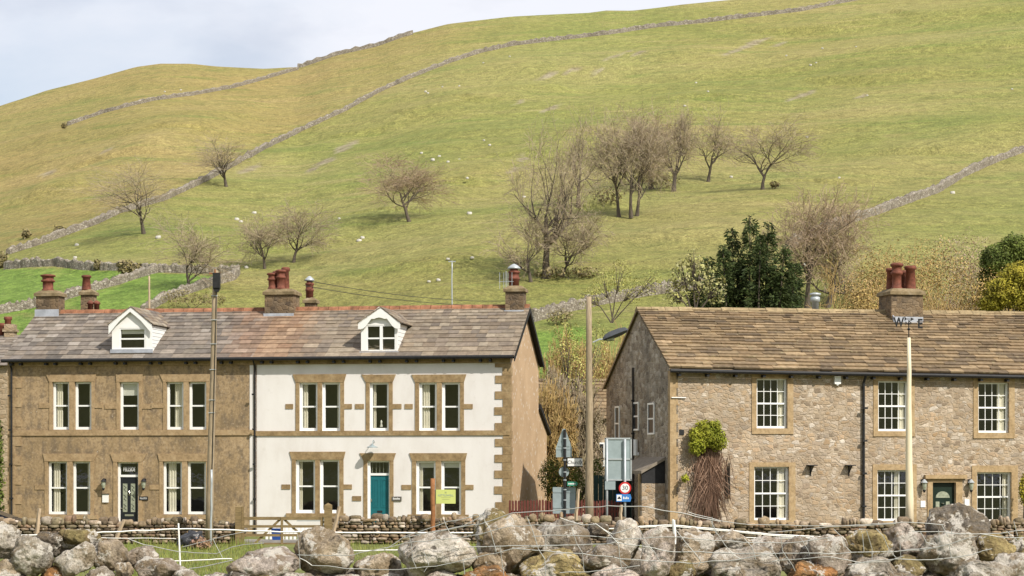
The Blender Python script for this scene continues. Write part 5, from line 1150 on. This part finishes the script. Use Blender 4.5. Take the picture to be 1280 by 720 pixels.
for nm, (pa, pb, pt) in (('a', (294.5, 302, 631)), ('b', (405.5, 415, 628.5))):
    w = (P(pb, 0, Y)-P(pa, 0, Y)).x; x = (P(pa, 0, Y)-A).x; zt2 = (P(0, pt, Y)-A).z; mb = MB(); mb.box(x, x+w, -.12, .12, -.2, zt2-.08)
    b4 = [mb.vert(p) for p in ((x, -.12, zt2-.08), (x+w, -.12, zt2-.08), (x+w, .12, zt2-.08), (x, .12, zt2-.08))]; tp = mb.vert((x+w/2, 0, zt2))
    for k in range(4): mb.f.append([b4[k], b4[(k+1) % 4], tp]); mb.m.append(0)
    mb.build('gate_post', M['gatewood'], t)
mb = MB(); x = (P(302.2, 0, Y)-A).x; mb.box(x, x+.07, -.06, .06, -.1, (P(0, 633, Y)-A).z); mb.build('gate_post', M['gatewood'], t)
# estate agent board
Y = 75.4; post('rusty_post', 'rusty round steel post in front of the low wall', 'post', M['rust'], (541, 684), (541, 598), Y, .085, .08)
Y = 76.2; A = P(560, 660, Y); t = thing('sign_board', 'pale yellow-green notice board in front of the white house window', 'sign', A); a, b = P(545, 612, Y)-A, P(569.5, 629.5, Y)-A
mb = MB(); mb.box(a.x, b.x, -.015, .01, b.z, a.z); g = mb.build('board', M['agent'], t); text('KETTLEWELL', .1, M['signback'], g, ((a.x+b.x)/2, -.017, lerp(a.z, b.z, .42)), sx=.95)
mb = MB(); mb.box((a.x+b.x)/2-.035, (a.x+b.x)/2+.03, -.019, -.0155, a.z-.13, a.z-.07)
for i, w in enumerate((.34, .26)): mb.box((a.x+b.x)/2-w/2, (a.x+b.x)/2+w/2, -.019, -.0155, lerp(a.z, b.z, .58+.13*i), lerp(a.z, b.z, .58+.13*i)+.012)
mb.build('printing', simple('faint_print', (.32, .36, .16), .6, .05, 3, 0), g); mb = MB(); mb.tube([(a.x-.02, .03, b.z-1.2), (a.x-.02, .03, a.z)], .025, 6); mb.build('stake', M['timber'], t)
# stakes
for lab, a, b, Y, r in (('pale timber stake standing upright between the low wall and boulders, far left', (44.5, 682), (49.5, 635.5), 60, .062), ('pale timber stake leaning right in front of the black door', (142.5, 679), (155, 650), 58, .055),
        ('pale weathered stake leaning beside the right gate post', (416, 668), (424.5, 633), 74.8, .07), ('short brown stake leaning below the pebbledashed gable', (720, 645), (723.5, 611), 74.6, .06), ('short pale stake in front of the two-post sign board', (775, 664), (776.5, 631), 60, .05)):
    post('wooden_stake', lab, 'stake', M['palewood'], a, b, Y, r, r*.85, 'stakes in the field', 4, True)
Y = 74.6; A = P(723.3, 611, Y); 
# black bag and dead bracken
Y = 72; p = P(238, 686, Y); p.z = near_ground(p.x, Y); mb = MB(); V5, F5 = ico(4)
for v in V5:
    k = 1+.25*nz(v[0]*2, v[1]*2, v[2]*2)+.3*abs(nz(v[0]*4, v[1]*4, v[2]*4+3)); mb.vert((v[0]*.4*k+.1*v[2], v[1]*.3*k, max(-.02, .26+v[2]*.32*k)))
mb.f = [list(f) for f in F5]; mb.m = [0]*len(F5); o = mb.build('plastic_bag', M['bag'], None, True); o.location = p; tag(o, 'crumpled black plastic sack on the grass beside the transformer pole', 'bag')
p = P(251, 688, 71.5); p.z = near_ground(p.x, 71.5); t = thing('dead_fern', 'rust brown clump of dead fern at the foot of the transformer pole', 'plant', p); mb = MB(); leaf_cloud(mb, (0, 0, .18), (.35, .25, .22), 420, .12); mb.build('foliage', M['deadvine'], t, False, False)
mb = MB(); mb.tube([(0, 0, -.05), (.04, 0, .2)], .02, 5); mb.build('stem', M['bark'], t)
# parked car behind the wall
CY = 80.4; cx0 = P(46, 640, CY).x; A = Vector((cx0-2.15, CY, G)); t = thing('parked_car', 'dark blue parked car mostly hidden behind the low wall, far left', 'car', A)
roof = EYE+(HY-637.5)/FP*CY-G
pr = [(-2.1, .35), (-2.12, .7), (-2.0, .92), (-1.55, .98), (-.75, roof-.02), (.0, roof+.02), (.7, roof-.06), (1.35, 1.0), (1.95, .86), (2.12, .66), (2.14, .38), (1.75, .26), (-1.75, .26)]
mb = MB()
def carsec(sc, y): return [(x, y, (z if z < .95 else .95+(z-.95))*1.0) for x, z in pr]
N = len(pr); secs = []
for y, ins in ((-.86, 0), (-.84, 0), (.84, 0), (.86, 0)):
    secs.append([mb.vert((x*(1-.0), y*(1 if z < .97 else .8), z)) for x, z in pr])
for a, b in zip(secs, secs[1:]):
    for k in range(N): mb.f.append([a[k], a[(k+1) % N], b[(k+1) % N], b[k]]); mb.m.append(0)
mb.f.append(secs[0]); mb.m.append(0); mb.f.append(secs[-1][::-1]); mb.m.append(0); mb.build('body', M['carpaint'], t)
mb = MB()
for s in (-1, 1):
    for xa, xb, xc, xd in ((-1.25, -.15, -.2, -.7), (-.1, 1.05, .62, -.06)): y = .875*s; mb.face([(xa, y, .99), (xb, y, .99), (xc, y*.83, roof-.1), (xd, y*.83, roof-.1)])
mb.face([(.78, -.62, roof-.09), (1.3, -.72, 1.03), (1.3, .72, 1.03), (.78, .62, roof-.09)]); mb.face([(-.85, -.62, roof-.06), (-1.45, -.72, 1.03), (-1.45, .72, 1.03), (-.85, .62, roof-.06)]); mb.build('window', simple('car_glass', (.03, .035, .04), .08, .1, 2, 0), t)
for x in (-1.3, 1.35):
    for s in (-1, 1):
        mb = MB(); ring = [(x+.31*math.cos(2*PI*i/20), .31+.31*math.sin(2*PI*i/20)) for i in range(20)]; mb.prism(ring, s*.7, s*.9); w = mb.build('wheel', M['tyre'], t)
        mb = MB(); mb.prism([(x+.19*math.cos(2*PI*i/16), .31+.19*math.sin(2*PI*i/16)) for i in range(16)], s*.895, s*.915); mb.build('rim', M['steel'], w)
for s in (-1, 1): mb = MB(); mb.box(2.0, 2.13, s*.78, s*.5, .62, .76); mb.build('headlight', M['leaded'], t)
# overhead wires
for i, (lab, a, b, c) in enumerate((('upper thin overhead wire crossing the slope above the roofs', (380, 350, 96), (640, 376, 150), 3), ('lower thin overhead wire crossing the slope above the roofs', (380, 357, 96), (640, 381, 150), 3))):
    A, B = P(*a), P(*b); t = tag(bpy.data.objects.new('overhead_wire', None), lab, 'wire'); C.objects.link(t); t.location = A; mb = MB()
    mb.tube([(B-A)*(k/20)+Vector((0, 0, -.9*4*(k/20)*(1-k/20)*.35)) for k in range(21)], .014, 4); mb.build('strand', M['black'], t)

# ------------------------------------------------------------------ foreground boulder wall
I5V, I5F = ico(5); I5 = np.array(I5V); I4V, I4F = ico(4); I4 = np.array(I4V)
CT = {'g': (.34, .295, .24), 'l': (.47, .42, .345), 'p': (.58, .52, .44), 'd': (.17, .145, .115), 't': (.41, .33, .235), 'y': (.4, .315, .14), 'o': (.28, .225, .1), 'r': (.36, .175, .065), 'b': (.33, .275, .22), 'k': (.49, .415, .35)}
BL = thing('boulder_wall', 'wall of large rounded lichened boulders along the front', 'stone wall', (0, 18.2, .75))
def boulder(cx, cy, w, h, tone, Y, seed, V=I5, F=I5F, rot=None):
    r = np.random.default_rng(seed); n = r.integers(9, 14); N = r.normal(size=(n, 3)); N /= np.linalg.norm(N, axis=1)[:, None]; d = r.uniform(.58, 1.0, n)
    dots = np.clip(V@N.T/d, 1e-3, None); pw = r.uniform(10, 24); rad = ((dots**pw).sum(1)+1.0)**(-1/pw); Q = V*rad[:, None]
    k = Y/FP; wx, wz, wy = w*k, h*k, max(w, h)*k*r.uniform(.7, .9)
    lo, hi = Q.min(0), Q.max(0); Q = (Q-(lo+hi)/2)/(hi-lo)*np.array([wx, wy, wz])
    sc = (wx+wz)/2; off = r.uniform(0, 100, 3); nv = []
    for q in Q:
        L = Vector(q); m = L.length or 1; u = L/sc
        e = .1*mnoise.noise(u*2.6+Vector(off))+.05*mnoise.noise(u*6+Vector(off))+.034*mnoise.noise(u*14+Vector(off))+.018*mnoise.noise(u*33+Vector(off)); nv.append(L+L/m*e*sc)
    me = bpy.data.meshes.new('boulder'); me.from_pydata(nv, [], F); me.materials.append(M['boulder']); me.polygons.foreach_set('use_smooth', [True]*len(me.polygons)); me.update()
    o = bpy.data.objects.new('boulder', me); C.objects.link(o); o.parent = BL; o.location = P(cx, cy, Y)-Vector(BL.location)
    c = CT[tone]; q = r.uniform(.88, 1.12); o.color = (c[0]*q*1.1, c[1]*q*1.1, c[2]*q*1.1, 1); return o
BO = [(4, 676, 44, 42, 'l', 1), (40, 695, 54, 50, 'l', 0), (94, 699, 50, 41, 'l', 0), (64, 680, 48, 30, 'd', 2), (98, 676, 54, 28, 'o', 2), (137, 696, 46, 42, 't', 1), (70, 720, 42, 32, 'r', 0), (123, 726, 40, 34, 'g', 0), (155, 716, 22, 26, 't', 0), (6, 718, 44, 36, 't', 0),
      (176, 697, 42, 30, 'b', 2), (204, 715, 74, 36, 'b', 1), (234, 726, 44, 26, 'g', 0), (272, 729, 50, 24, 'b', 1), (331, 706, 88, 44, 'k', 1), (300, 727, 40, 24, 'd', 0), (404, 691, 78, 58, 't', 1), (405, 722, 46, 28, 'd', 1), (369, 727, 52, 24, 'g', 0), (330, 730, 50, 24, 'o', 0), (472, 709, 58, 36, 't', 1), (438, 726, 42, 28, 'd', 2),
      (546, 693, 90, 56, 'p', 0), (618, 668, 50, 66, 'o', 3), (640, 679, 76, 68, 't', 1), (502, 724, 40, 24, 'g', 1), (552, 725, 40, 22, 'k', -1), (612, 707, 42, 30, 't', 0), (610, 725, 66, 36, 'r', -1), (702, 678, 72, 52, 'g', 2), (697, 712, 92, 46, 'y', 0), (757, 700, 60, 36, 'b', 0), (779, 682, 46, 60, 'p', 1), (748, 664, 26, 20, 'd', 3),
      (770, 724, 60, 30, 'k', -1), (822, 693, 46, 66, 'k', 0), (868, 694, 52, 62, 't', 1), (849, 716, 40, 30, 'o', 0), (912, 678, 54, 28, 't', 2), (954, 684, 56, 26, 'k', 2), (929, 710, 90, 52, 'g', -1), (986, 700, 30, 30, 't', 1), (1000, 693, 50, 44, 'b', 1), (1038, 697, 56, 54, 'b', 0), (1086, 684, 62, 44, 'y', 1), (1014, 721, 66, 38, 'r', -1),
      (1092, 718, 70, 42, 'g', -1), (1058, 728, 40, 26, 'b', 0), (1133, 677, 52, 46, 'k', 2), (1198, 661, 78, 58, 'd', 2), (1186, 693, 76, 54, 'g', 0), (1136, 709, 44, 30, 'o', 0), (1243, 690, 50, 46, 'y', 1), (1276, 686, 32, 30, 'o', 2), (1268, 712, 52, 40, 'g', 0), (1226, 722, 86, 42, 'l', -1), (1130, 728, 44, 24, 'g', -1), (1160, 728, 40, 26, 'd', 0), (1166, 678, 26, 24, 'd', 3)]
for i, (cx, cy, w, h, tn, z) in enumerate(BO): boulder(cx, cy, w*1.02, h*1.02, tn, 18.0+.16*z, 100+i)
random.seed(8)
x = -80
while x < 1380:                                                # the courses below the frame edge carry those above
    w = random.uniform(58, 88); boulder(x+w/2, 752+random.uniform(-5, 5), w, 62, random.choice('gltbdk'), 18.0, 900+int(x), I4, I4F)
    boulder(x+w/2+20, 800+random.uniform(-6, 6), w*1.1, 62, random.choice('gltbdk'), 18.0, 1900+int(x), I4, I4F); x += w*.97
for i, (cx, cy, w, h, tn) in enumerate([(-50, 690, 70, 60, 'g'), (1330, 690, 70, 60, 't')]): boulder(cx, cy, w, h, tn, 18, 700+i, I4, I4F)

random.seed(12)
for i, cx in enumerate(range(655, 1290, 42)): boulder(cx+random.uniform(-8, 8), 704+random.uniform(-8, 10), 58, 46, random.choice('dobdg'), 18.55, 500+i, I4, I4F)  # dark boulders added behind so the gaps between the front ones look shaded
# electric tape fence on thin white posts and the sagging wire netting
A = Vector((0, 20.6, .7)); t = thing('tape_fence', 'white electric fence tape on thin white posts behind the boulders', 'fence', A); Y = 20.6
def strand(mb, pts, Y, r, jit=.0, flat=False):
    out = []
    for (a, b), (c, d) in zip(pts, pts[1:]):
        n = max(2, int(math.hypot(c-a, d-b)/9))
        for i in range(n): out.append((lerp(a, c, i/n), lerp(b, d, i/n)+jit*nz(lerp(a, c, i/n)*.05, b*.3)))
    out.append(pts[-1]); mb.tube([P(a, b, Y)-A for a, b in out], r, 5)
TP = [[(18, 669.5), (60, 668.3), (108, 666.5), (160, 664), (223, 661), (262, 661.5), (320, 664), (400, 665.5), (480, 666), (612, 666)], [(725, 662.3), (760, 661), (800, 658.5), (842, 656.5), (880, 660), (960, 667.5), (1010, 670.5), (1062, 673.5)], [(800, 659.5), (842, 658), (960, 669), (1062, 675.5), (1120, 679), (1170, 680.5)],
      [(194, 702), (224, 701), (290, 698.5)], [(436, 688.5), (512, 687)], [(885, 672), (960, 672.5), (1040, 673)], [(105, 672), (150, 672.5), (220, 673.5)]]
for i, q in enumerate(TP): mb = MB(); strand(mb, q, Y, (.0072, .0065, .005, .006, .006, .005, .0035)[i], .8); mb.build('tape', M['tape'], t)
for a, b in (((225.5, 712), (223, 654)), ((843, 682), (841, 649)), ((1033, 676), (1034.5, 668))):
    mb = MB(); pa, pb = P(*a, Y)-A, P(*b, Y)-A; mb.tube([pa-Vector((0, 0, .5)), pa, pb], .0085, 6); mb.build('fence_post', M['tape'], t)
mb = MB(); mb.tube([P(843, 690, Y)-A, P(843.5, 668, Y)-A, P(842, 650, Y)-A], .016, 6); mb.build('insulator', M['tape'], t)
A = Vector((6, 17.5, .75)); t = thing('wire_netting', 'sagging galvanised stock netting draped over the boulders', 'wire fence', A); random.seed(21)
WR = [[(480, 688), (505, 671), (560, 652), (604, 643)], [(505, 672), (545, 664), (600, 655), (640, 642), (700, 637), (760, 632.5), (800, 633), (850, 641), (900, 652)], [(540, 664), (580, 657.5), (604, 644.5)], [(375, 697), (390, 706), (440, 711), (500, 712), (545, 708), (580, 700), (620, 691), (650, 684), (690, 682), (725, 681)],
      [(372, 694), (440, 694), (450, 692), (520, 677), (560, 674), (600, 668), (640, 657), (700, 657), (720, 655)], [(585, 684), (640, 682.5), (725, 681), (770, 679), (800, 682.5), (845, 690), (890, 690), (900, 691), (960, 692), (1015, 692), (1060, 691), (1120, 689), (1165, 684)],
      [(640, 685), (690, 689), (728, 692), (775, 698), (800, 700), (860, 704), (920, 700), (960, 692)], [(665, 670), (720, 669), (775, 674), (842, 671), (900, 676), (960, 678.5), (1000, 678), (1040, 672)], [(700, 716), (735, 715), (780, 710), (800, 707)], [(960, 666), (1000, 662), (1040, 659), (1090, 655), (1140, 653), (1180, 656)],
      [(860, 640), (900, 651), (940, 656), (1000, 657), (1060, 658), (1120, 654.5)], [(1140, 664), (1180, 665.5), (1230, 668), (1280, 663)], [(1060, 706), (1100, 700), (1120, 698), (1165, 700), (1200, 696), (1216, 693), (1240, 686)], [(1110, 691), (1140, 688), (1165, 686), (1200, 676), (1222, 670)], [(1225, 668), (1260, 672), (1280, 672)],
      [(965, 702), (1000, 699), (1040, 696), (1080, 704), (1110, 702), (1130, 695)], [(160, 673.5), (180, 681), (200, 685), (224, 690), (270, 692), (290, 684), (305, 681), (330, 679)], [(228, 684), (265, 674), (310, 664)], [(236, 711), (270, 705), (292, 700)], [(700, 648), (728, 657), (745, 655), (765, 668), (790, 660)]]
for q in WR: mb = MB(); strand(mb, q, 17.55, random.uniform(.003, .0042), 1.6); mb.build('strand', M['wire'], t)
VR = [[(604, 643), (606, 652), (612, 660), (619, 685), (620, 690)], [(555, 650), (558, 658), (565, 671)], [(511, 668), (514, 680), (516, 700), (521, 711)], [(530, 690), (536, 706), (530, 715)], [(579, 700), (581, 718)], [(625, 682), (627, 700), (630, 720)], [(659, 647), (666, 664), (673, 686), (681, 699), (682, 720)], [(682, 671), (682.5, 687)],
      [(714, 658), (721, 680), (728, 691), (730, 714)], [(744, 654), (762, 668), (773, 680), (775, 700), (778, 715), (785, 708), (775, 700)], [(800, 662), (806, 676), (818, 690), (825, 702)], [(845, 663), (857, 678), (868, 691), (876, 701), (873, 708)], [(888, 650), (896, 666), (906, 681), (917, 694), (926, 699)], [(930, 673), (940, 684), (945, 700)],
      [(963, 684), (974, 701), (985, 697)], [(976, 670), (978, 688), (990, 706), (994, 714)], [(1000, 672), (1010, 688), (1012, 694)], [(1042, 661), (1053, 672), (1056, 682), (1064, 690)], [(1078, 667), (1080, 690)], [(1083, 663), (1090, 686), (1090, 700)], [(1095, 661), (1104, 670), (1112, 688), (1120, 697)], [(1125, 678), (1126, 698)], [(1150, 664), (1158, 678), (1168, 681)],
      [(1173, 662), (1175, 678)], [(1177, 656), (1185, 671)], [(1186, 680), (1189, 697)], [(1258, 664), (1272, 676), (1280, 672)], [(1267, 651), (1272, 670)], [(266, 673), (270, 682), (278, 697)], [(372, 668), (374, 690), (375, 712)], [(1189, 661), (1190, 668)], [(890, 646), (891, 660), (896, 668)]]
for q in VR: mb = MB(); strand(mb, q, 17.5, random.uniform(.0025, .0035), .8); mb.build('stay_wire', M['wire'], t)

# ------------------------------------------------------------------ sun, sky, camera
EL, AZ = math.radians(43), math.radians(42)                     # sun high to the right, behind the camera
sd = Vector((math.sin(AZ)*math.cos(EL), -math.cos(AZ)*math.cos(EL), math.sin(EL)))
li = bpy.data.lights.new('sun', 'SUN'); li.energy = 4.2; li.angle = math.radians(.6); li.color = (1, .94, .85)
so = bpy.data.objects.new('sun', li); C.objects.link(so); so.rotation_euler = (-sd).to_track_quat('-Z', 'Y').to_euler(); so.location = sd*100
w = bpy.data.worlds.new('World'); S.world = w; w.use_nodes = True; nt = w.node_tree; bg = nt.nodes['Background']
sk = nt.nodes.new('ShaderNodeTexSky'); sk.sky_type = 'NISHITA'; sk.sun_disc = False; sk.sun_elevation = EL; sk.sun_rotation = math.atan2(sd.x, sd.y); sk.dust_density = 1.5; sk.air_density = 1.0
tc = nt.nodes.new('ShaderNodeTexCoord'); mp = nt.nodes.new('ShaderNodeMapping'); mp.inputs['Scale'].default_value = (3, 3, 7); nt.links.new(tc.outputs['Generated'], mp.inputs[0])
n1 = nt.nodes.new('ShaderNodeTexNoise'); n1.inputs['Scale'].default_value = 1.1; n1.inputs['Detail'].default_value = 7; n1.inputs['Roughness'].default_value = .55; nt.links.new(mp.outputs[0], n1.inputs[0])
r1 = nt.nodes.new('ShaderNodeValToRGB'); r1.color_ramp.elements[0].position = .25; r1.color_ramp.elements[0].color = (.3,)*3+(1,); r1.color_ramp.elements[1].position = .6; nt.links.new(n1.outputs[0], r1.inputs[0])
n2 = nt.nodes.new('ShaderNodeTexNoise'); n2.inputs['Scale'].default_value = 4.5; n2.inputs['Detail'].default_value = 5; nt.links.new(mp.outputs[0], n2.inputs[0])
r2 = nt.nodes.new('ShaderNodeValToRGB'); e = r2.color_ramp.elements; e[0].position = .32; e[0].color = (6.0, 6.2, 6.9, 1); e[1].position = .5; e[1].color = (7.0, 7.15, 7.7, 1); nt.links.new(n2.outputs[0], r2.inputs[0])
mx = nt.nodes.new('ShaderNodeMix'); mx.data_type = 'RGBA'; nt.links.new(r1.outputs[0], mx.inputs[0]); nt.links.new(sk.outputs[0], mx.inputs[6]); nt.links.new(r2.outputs[0], mx.inputs[7]); nt.links.new(mx.outputs[2], bg.inputs[0]); bg.inputs[1].default_value = .1
cam = bpy.data.cameras.new('camera'); cam.lens = 36*FP/1280; cam.sensor_width = 36; cam.shift_y = (HY-360)/1280; cam.clip_end = 3000; cam.clip_start = .5
co = bpy.data.objects.new('camera', cam); C.objects.link(co); co.location = (0, 0, EYE); co.rotation_euler = (PI/2, 0, 0); S.camera = co
S.view_settings.view_transform = 'Standard'; S.view_settings.look = 'None'; S.view_settings.exposure = .38; S.view_settings.gamma = 1
S.cycles.max_bounces = 6; S.cycles.transparent_max_bounces = 8; S.cycles.use_denoising = True
